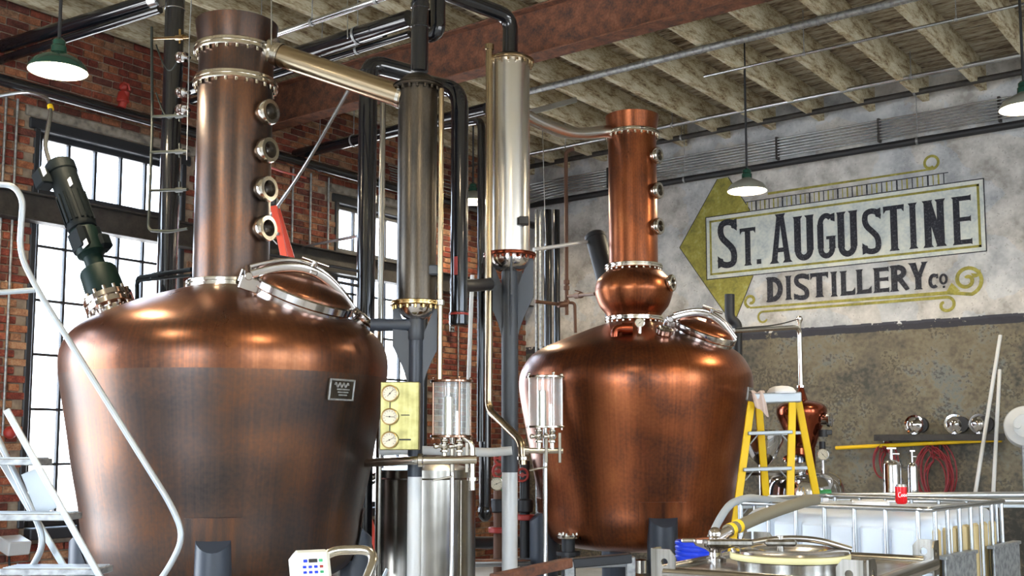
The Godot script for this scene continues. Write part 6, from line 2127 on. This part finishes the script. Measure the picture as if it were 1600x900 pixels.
	var mo := part("manway_ring", mw, M.brushed, s)
	var gk := MB.new()
	gk.lathe(mcn, [Vector2(0.2, 0.04), Vector2(0.256, 0.04), Vector2(0.258, 0.046), Vector2(0.258, 0.062), Vector2(0.256, 0.066), Vector2(0.2, 0.066)], Basis.IDENTITY, 48)
	part("gasket", gk, M.gasket, mo, "cream coloured gasket")
	var ml := MB.new()
	ml.lathe(mcn, [Vector2(0.25, 0.066), Vector2(0.255, 0.07), Vector2(0.252, 0.078), Vector2(0.19, 0.088), Vector2(0.12, 0.075), Vector2(0.1, 0.068), Vector2(0, 0.068)], Basis.IDENTITY, 48)
	part("lid", ml, M.chrome_lid, mo)
	var hdl := MB.new()
	var hx := yawb() * Vector3(1, 0, 0)
	hdl.tube(MB.rounded([mcn + Vector3(0, 0.1, 0) - hx * 0.22, mcn + Vector3(0, 0.13, 0) - hx * 0.05, mcn + Vector3(0, 0.125, 0) + hx * 0.12, mcn + Vector3(0, 0.08, 0) + hx * 0.27], 0.1), 0.014, 10)
	hdl.box(mcn + Vector3(0, 0.11, 0) - hx * 0.04, Vector3(0.14, 0.03, 0.05), yawb(), 0.01)
	hdl.cyl(mcn + Vector3(0, 0.07, 0) - hx * 0.04, mcn + Vector3(0, 0.14, 0) - hx * 0.04, 0.016, -1, 12)
	hdl.box(mcn + Vector3(0, 0.11, 0) - hx * 0.26, Vector3(0.2, 0.03, 0.04), yawb(), 0.008)
	part("clamp_bar", hdl, M.brushed, mo)
	# funnel valve with its hose on the tote's far corner
	var vc := P(1118, 870, 5.15)
	vc.y = 0.985
	var v := thing("hose_coupling", "polished clamped hose coupling standing on the steel tote", "coupling", vc)
	var vq := MB.new()
	vq.lathe(vc, [Vector2(0, -0.01), Vector2(0.05, -0.01), Vector2(0.05, 0.005), Vector2(0.03, 0.012), Vector2(0.028, 0.03), Vector2(0.05, 0.045), Vector2(0.09, 0.06), Vector2(0.105, 0.078), Vector2(0.105, 0.09), Vector2(0.08, 0.095), Vector2(0, 0.1)], Basis.IDENTITY, 32)
	part("bowl", vq, M.chrome_lid, v)
	var vh := MB.new()
	vh.box(vc + Vector3(0, 0.085, 0) - hx * 0.11, Vector3(0.1, 0.018, 0.03), yawb(), 0.005)
	vh.cyl(vc + Vector3(0, 0.09, 0), P(1142, 828, 5.15), 0.026, -1, 14)
	vh.ball(vc + Vector3(0, 0.115, 0), 0.032, 12)
	part("clamp", vh, M.chrome_lid, v)
	var hz := pipe("transfer_hose", "thick olive grey hose with yellow bands rising from the coupling across the caged tote", [P(1136, 830, 5.15), P(1150, 824, 5.2), P(1205, 800, 5.4), P(1262, 782, 5.62), P(1274, 781, 5.75)], 0.03, M.hose_olive, 0.15, "", 16, "hose")
	for u in [[1142.5, 827.5, 5.17], [1153, 822.5, 5.21]]: pipe_ring(hz, P(u[0], u[1], u[2]), P(1205, 800, 5.4) - P(1150, 824, 5.2), 0.0325, 0.028, M.yellow, "yellow_band")
	pipe("loop_hose", "pale grey flattened hose looping up behind the coupling to the ladder", [P(1110, 842, 6.3), P(1122, 815, 6.3), P(1140, 787, 6.3), P(1168, 777, 6.4), P(1200, 781, 6.6), P(1240, 788, 6.9)], 0.022, M.hose_grey, 0.15, "", 12, "hose")
	# blue buckets nested behind
	for k in 4:
		var bc := P(1093, 868, 7.0)
		bc.y = 0.50 + 0.03 * k
		var bk := MB.new()
		bk.lathe(bc, [Vector2(0, 0.0), Vector2(0.12, 0.0), Vector2(0.145, 0.30), Vector2(0.152, 0.302), Vector2(0.154, 0.318), Vector2(0.148, 0.325), Vector2(0.138, 0.32), Vector2(0.115, 0.01)], Basis.IDENTITY, 36)
		solo("bucket", bk, M.bucket, bc, ["blue bucket at the bottom of the nested stack", "second lowest blue bucket of the nested stack", "third blue bucket of the nested stack, below the top one", "topmost blue bucket of the nested stack behind the coupling"][k], "bucket", "blue buckets")
	var bs2 := MB.new()
	var bc2 := P(1093, 868, 7.0)
	bs2.box(Vector3(bc2.x, 0.25, bc2.z), Vector3(0.36, 0.5, 0.36), yawb(), 0.01)
	solo("low_stand", bs2, M.dark_steel, Vector3(bc2.x, 0, bc2.z), "low dark stand under the blue buckets", "stand")
	# bench with rails behind the caged tote
	var bench := thing("work_bench", "long bench of bright aluminium rails behind the caged tote", "bench", lv(3.9, 9.6, 0))
	for k in 3:
		var r := MB.new()
		var v0: float = [774.0, 783.0, 780.0][k]
		var dd: float = [9.4, 8.6, 9.9][k]
		r.cyl(P([1290.0, 1330.0, 1250.0][k], v0 + 1, dd), P(1660, v0 - 1, dd), [0.028, 0.022, 0.02][k], -1, 14)
		part("rail", r, M.alu, bench)
	var bt := MB.new()
	bt.box((P(1295, 786, 9.7) + P(1660, 786, 9.7)) / 2, Vector3((P(1660, 786, 9.7) - P(1295, 786, 9.7)).length(), 0.03, 1.0), yawb(), 0.004)
	part("bench_top", bt, M.alu_paint, bench)
	for k in 4:
		var lg := MB.new()
		var pp := P([1310.0, 1640.0, 1310.0, 1640.0][k], 786, [9.3, 9.3, 10.1, 10.1][k])
		lg.box(Vector3(pp.x, pp.y / 2, pp.z), Vector3(0.05, pp.y, 0.05), yawb(), 0.005)
		part("leg", lg, M.alu_paint, bench)
	var by := Y(785, 9.7)
	var kp := PX(1392, 9.8, by)
	keg(kp, 0.079, Y(718, 9.8) - by, "wider polished steel keg standing below the small red hose coil")
	var kp2 := PX(1424.5, 9.9, by)
	keg(kp2, 0.045, Y(722, 9.9) - by, "slimmer polished steel keg standing between the two red hose coils")
	var wb := MB.new()
	wb.box(P(1247, 780, 8.0), Vector3(0.42, 0.055, 0.1), yawb(), 0.006)
	solo("white_case", wb, M.white, P(1247, 787, 8.0), "long white case lying behind the olive hose's end", "case")
	var gcan := MB.new()
	gcan.cyl(P(1276, 770, 9.4), P(1298, 769.5, 9.4), 0.026, -1, 14)
	solo("green_tube", gcan, mat(c8(22, 130, 66), 0.4), P(1286, 773, 9.4), "short green tube lying behind the white case", "tube")

func build_left_stairs() -> void:
	# rolling stairs: two side frames of pale tube, treads between
	var d := 5.3
	var t := thing("rolling_stairs", "pale aluminium rolling stairs with bent handrails beside the larger still", "stairs", PX(80, d, 0.0))
	var hr := MB.new()
	hr.tube(MB.rounded([P(-40, 285, d), P(22, 290, d), P(36, 312, d), P(30, 395, d), P(58, 452, d), P(268, 790, d - 0.05), P(288, 838, d - 0.05), P(262, 892, d - 0.05), P(205, 960, d - 0.05)], 0.09, 7), 0.0145, 14)
	part("handrail", hr, M.alu_paint, t)
	var mr := MB.new()
	mr.tube([P(-40, 460, d + 0.02), P(56, 453, d)], 0.0135, 12)
	part("mid_rail", mr, M.alu_paint, t)
	var h2 := MB.new()
	h2.tube(MB.rounded([P(-60, 560, d + 0.5), P(-10, 672, d + 0.5), P(55, 805, d + 0.5), P(70, 850, d + 0.5), P(40, 905, d + 0.5), P(0, 950, d + 0.5)], 0.12, 7), 0.0165, 14)
	part("handrail", h2, M.alu_paint, t)
	for k in 2:
		var a: Vector3 = P(10, 640, d + 0.25) if k == 0 else P(-34, 660, d + 0.7)
		var b: Vector3 = P(158, 905, d + 0.25) if k == 0 else P(112, 905, d + 0.6)
		var e := b + (b - a) * (b.y / (a.y - b.y))
		var q := MB.new()
		bar_between(q, a + (a - b) * 0.0, e, 0.034, 0.016, yawb() * Vector3(1, 0, 0))
		part("stringer", q, M.alu_paint, t)
	for k in 4:
		var v: float = [722.0, 809.0, 895.0, 985.0][k]
		var u1: float = [54.0, 102.0, 152.0, 200.0][k]
		var tr := MB.new()
		var c := P(u1, v, d + 0.25)
		var back := P(u1 - 10, v, d + 0.6)
		var w := 0.5
		tr.box(c + yawb() * Vector3(-w / 2, 0, -0.12), Vector3(w, 0.034, 0.2), yawb(), 0.004)
		part("tread", tr, M.galv_old, t)
		var gr := MB.new()
		for j in 6: gr.box(c + yawb() * Vector3(-w / 2, 0.019, -0.04 - 0.03 * j), Vector3(w - 0.02, 0.008, 0.008), yawb())
		stuff(part("tread_grip", gr, M.alu_paint, t))
	# a pale plate between stringers
	var pl := MB.new()
	bar_between(pl, P(48, 735, d + 0.5), P(74, 800, d + 0.5), 0.11, 0.006, yawb() * Vector3(1, 0, 0))
	part("side_plate", pl, M.alu_paint, t)
	# ballast box on the wall behind, red knob
	var bx := Px(22, 852, XW + 0.12)
	var bt := thing("wall_light_box", "pale grey box fixed low on the brick wall by the stairs", "wall box", bx)
	var bq := MB.new()
	bq.box(bx, Vector3(0.2, 0.12, 0.2), Basis(Vector3(0, 0, 1), -0.25), 0.01)
	part("housing", bq, M.frosted, bt)
	var cb := MB.new()
	cb.tube([bx - Vector3(0.08, 0.05, 0), bx - Vector3(0.1, 0.3, 0.03), Vector3(XW + 0.03, 0.2, bx.z)], 0.01, 8)
	part("cable", cb, M.black_matt, bt)
	var rk := Px(16, 676, XW + 0.1)
	var kq := MB.new()
	kq.ball(rk, 0.055, 16)
	kq.cyl(rk, Vector3(XW, rk.y, rk.z), 0.02, -1, 10)
	solo("red_knob", kq, M.red_iron, rk, "round red knob on the brick wall beside the nearer window", "knob")

func build_foreground() -> void:
	# control box on a stand, and a bent steel handle, low in front
	var d := 3.4
	var c := P(486, 905, d)
	var t := thing("control_box", "beige sloped keypad control box at the lower edge before the larger still", "control box", PX(490, d, 0.0))
	var b := yawb(0.45) * Basis(Vector3.RIGHT, -0.42)
	var q := MB.new()
	q.box(c, Vector3(0.115, 0.17, 0.075), b, 0.012)
	part("housing", q, M.beige, t)
	var r := MB.new()
	r.box(c + b * Vector3(0.052, -0.005, -0.03), Vector3(0.035, 0.15, 0.03), b, 0.008)
	part("side_clip", r, M.beige, t)
	var pn := MB.new()
	pn.box(c + b * Vector3(-0.004, 0.012, 0.038), Vector3(0.078, 0.105, 0.003), b, 0.001)
	part("keypad", pn, M.white, t)
	var sc := MB.new()
	sc.box(c + b * Vector3(0.0, 0.045, 0.041), Vector3(0.026, 0.011, 0.003), b)
	part("display_window", sc, M.ink, t)
	for k in 9:
		var kb := MB.new()
		var col := k % 4
		var row := int(k / 4.0)
		if k == 8: break
		kb.box(c + b * Vector3(-0.028 + 0.0175 * col, 0.026 - 0.017 * row, 0.041), Vector3(0.011, 0.008, 0.003), b, 0.001)
		part("key", kb, M.bucket if k % 4 != 3 else (M.red_iron if k == 3 else mat(c8(40, 150, 90), 0.5)), t)
	var k2 := MB.new()
	k2.box(c + b * Vector3(-0.024, 0.045, 0.041), Vector3(0.012, 0.009, 0.003), b, 0.001)
	part("key", k2, M.bucket, t)
	var k3 := MB.new()
	k3.box(c + b * Vector3(0.024, 0.045, 0.041), Vector3(0.012, 0.009, 0.003), b, 0.001)
	part("key", k3, mat(c8(60, 170, 110), 0.5), t)
	var st := MB.new()
	st.cyl(Vector3(c.x, 0.0, c.z), c - Vector3(0, 0.05, 0), 0.03, -1, 16)
	st.cyl(Vector3(c.x, 0.0, c.z), Vector3(c.x, 0.03, c.z), 0.18, -1, 28)
	part("stand", st, M.steel, t)
	var h := thing("cart_handle", "bent polished steel cart handle next to the keypad box", "handle", PX(560, d + 0.2, 0.0))
	var hq := MB.new()
	var e := d + 0.2
	hq.tube(MB.rounded([P(470, 930, e), P(505, 860, e), P(592, 858, e), P(560, 935, e - 0.1)], 0.07, 7), 0.0155, 16)
	part("grip", hq, M.polished, h)
	var hl := MB.new()
	hl.tube([P(470, 930, e), PX(460, e, 0.0)], 0.0155, 14)
	hl.tube([P(560, 935, e - 0.1), PX(550, e - 0.1, 0.0)], 0.0155, 14)
	part("upright", hl, M.polished, h)
	var hr := MB.new()
	hr.tube([P(598, 905, e + 0.1), P(605, 889, e + 0.1)], 0.006, 8)
	hr.tube([P(598, 905, e + 0.1), PX(590, e + 0.1, 0.0)], 0.006, 8)
	part("rod", hr, M.alu_paint, h)
	# black steel rails before the smaller still
	var rt := thing("pipe_rack", "low rack of dark square steel tube before the smaller still", "rack", lv(0.35, 7.0, 0.0))
	var rails := [[P(770, 905, 6.6), P(890, 879, 7.0)], [P(893, 880, 7.0), P(985, 872, 7.1)]]
	for k in 2:
		var rq := MB.new()
		bar_between(rq, rails[k][0], rails[k][1], 0.06, 0.07, Vector3.UP, 0.006)
		part("rail", rq, M.black_matt if k == 1 else M.rust, rt)
	for p in [rails[0][0], rails[0][1], rails[1][1]]:
		var rl := MB.new()
		rl.box(Vector3(p.x, p.y / 2, p.z), Vector3(0.06, p.y + 0.02, 0.06), yawb(), 0.005)
		part("leg", rl, M.galv_old, rt)
	# valves under the smaller still
	var vv := P(888, 858, 9.2)
	var vt := thing("drain_valve", "dark flanged drain valve under the smaller still", "valve", Vector3(vv.x, 0, vv.z))
	var vq := MB.new()
	vq.lathe(Vector3(vv.x, 0, vv.z), [Vector2(0, 0), Vector2(0.06, 0), Vector2(0.06, vv.y - 0.05), Vector2(0.1, vv.y - 0.05), Vector2(0.1, vv.y - 0.02), Vector2(0.055, vv.y - 0.02), Vector2(0.055, vv.y + 0.09)], Basis.IDENTITY, 20)
	part("body", vq, M.black_matt, vt)
	var vf := MB.new()
	vf.lathe(vv + Vector3(0, 0.09, 0), [Vector2(0, 0), Vector2(0.09, 0), Vector2(0.095, 0.01), Vector2(0.095, 0.03), Vector2(0, 0.03)], Basis.IDENTITY, 24)
	bolts(vf, vv + Vector3(0, 0.1, 0), Basis.IDENTITY, 0.075, 8, 0.012, 0.035)
	part("flange", vf, M.polished, vt)
	var pd := PX(999, 8.9, 0.0)
	var pm := thing("floor_pump", "polished steel pump head below the smaller still's front leg", "pump", pd)
	var pq := MB.new()
	pq.lathe(pd, [Vector2(0, 0), Vector2(0.1, 0), Vector2(0.1, 0.34), Vector2(0.085, 0.36), Vector2(0.085, 0.42), Vector2(0.1, 0.43), Vector2(0.1, 0.47), Vector2(0.06, 0.5), Vector2(0.06, 0.6), Vector2(0, 0.61)], Basis.IDENTITY, 28)
	part("body", pq, M.polished, pm)
	# red valves and a water gauge behind the condenser post
	for k in 3:
		var c3: Vector3 = [P(782, 716, 9.6), P(779, 736, 9.6), P(816, 742, 9.7)][k]
		var rv := MB.new()
		var pts := []
		for i in 13: pts.append(c3 + yawb() * Vector3(cos(TAU * i / 12.0) * 0.05, sin(TAU * i / 12.0) * 0.055, 0.03))
		rv.tube(pts, 0.012, 8, false)
		rv.box(c3 + yawb() * Vector3(0, 0, 0.03), Vector3(0.1, 0.015, 0.012), yawb())
		rv.cyl(c3 + yawb() * Vector3(0, 0, 0.04), c3 - yawb() * Vector3(0, 0, 0.06), 0.02, -1, 12)
		solo("valve_wheel", rv, M.red_iron, c3, ["upper red valve wheel behind the condenser's white post", "lower red valve wheel behind the condenser's white post", "red valve wheel between the condenser's post and smaller still"][k], "valve wheel", "red valve wheels")
	var gp := P(776, 756, 9.5)
	var gt := thing("pressure_gauge", "small round gauge with green mount behind the condenser's white post", "gauge", gp)
	dial(gt, gp, yawb() * Vector3(0, 0, 1), 0.06, 0.05, 0.4)
	var gm := MB.new()
	gm.box(gp + yawb() * Vector3(0.06, 0, -0.06), Vector3(0.05, 0.13, 0.05), yawb(), 0.006)
	part("mount", gm, mat(c8(30, 110, 60), 0.5), gt)
	var rows := [[[P(735, 848, 10.0), P(860, 847, 10.4)], 0.055, "dark horizontal pipe near the floor behind the posts", M.black_matt], [[P(735, 880, 9.3), P(826, 878, 9.6)], 0.035, "blue grey horizontal pipe near the floor behind the white post", M.galv], [[P(820, 885, 10.5), P(1010, 880, 10.5)], 0.03, "pale hose lying along the wall foot under the smaller still", M.white_paint]]
	for r2 in rows: pipe("floor_pipe", r2[2], r2[0], r2[1], r2[3], 0.0, "", 12)
	for k in 2:
		var st2 := P([779.0, 817.0][k], 700, 9.85)
		var u3: float = [779.0, 820.0][k]
		var ru := vert_run(u3, 9.8, 720, 900)
		var vp := pipe("supply_pipe", ["dark supply pipe with fittings behind the condenser's white post", "dark supply pipe rising between condenser post and smaller still"][k], [ru[0], ru[1]], 0.045, M.rust_pipe if k == 0 else M.black_matt)
		pipe_ring(vp, Vector3(ru[0].x, Y(828 - 20 * k, 9.8), ru[0].z), Vector3.UP, 0.09, 0.05, M.red_iron, "red_flange")
		pipe_ring(vp, Vector3(ru[0].x, Y(790, 9.8), ru[0].z), Vector3.UP, 0.075, 0.12, M.black_matt, "valve_body")

func _ready() -> void:
	# camera
	var cam := Camera3D.new()
	cam.name = "camera"
	cam.position = EYE
	cam.rotation = Vector3(PITCH, YAW, 0)
	cam.set_frustum(900.0 / FOCAL * 0.05, Vector2(0, (CENTRE.y - 450.0) / FOCAL * 0.05), 0.05, 200.0)
	add_child(cam)
	cam.current = true
	# an even bright overcast sky, and the exposure
	var we := WorldEnvironment.new()
	var env := Environment.new()
	var sky := Sky.new()
	var sm := ProceduralSkyMaterial.new()
	sm.sky_top_color = Color(0.8, 0.89, 1.0)
	sm.sky_horizon_color = Color(0.9, 0.95, 1.0)
	sm.ground_horizon_color = Color(0.9, 0.95, 1.0)
	sm.ground_bottom_color = Color(0.8, 0.81, 0.82)
	sm.sun_angle_max = 1.0
	sky.sky_material = sm
	env.background_mode = Environment.BG_SKY
	env.sky = sky
	env.background_energy_multiplier = 3.2
	env.ambient_light_source = Environment.AMBIENT_SOURCE_DISABLED
	env.tonemap_mode = Environment.TONE_MAPPER_LINEAR
	env.tonemap_exposure = 5.4
	env.sdfgi_enabled = true
	env.ssao_enabled = true
	env.ssil_enabled = true
	we.environment = env
	add_child(we)
	make_materials()
	build_structure()
	build_sign()
	build_wash_still()
	build_spirit_still()
	build_columns()
	build_safes()
	build_wall_pipes()
	build_lamps()
	build_ladders()
	build_small_still()
	build_totes()
	build_sign_wall_props()
	build_left_stairs()
	build_foreground()
	print("done ", Time.get_ticks_msec())
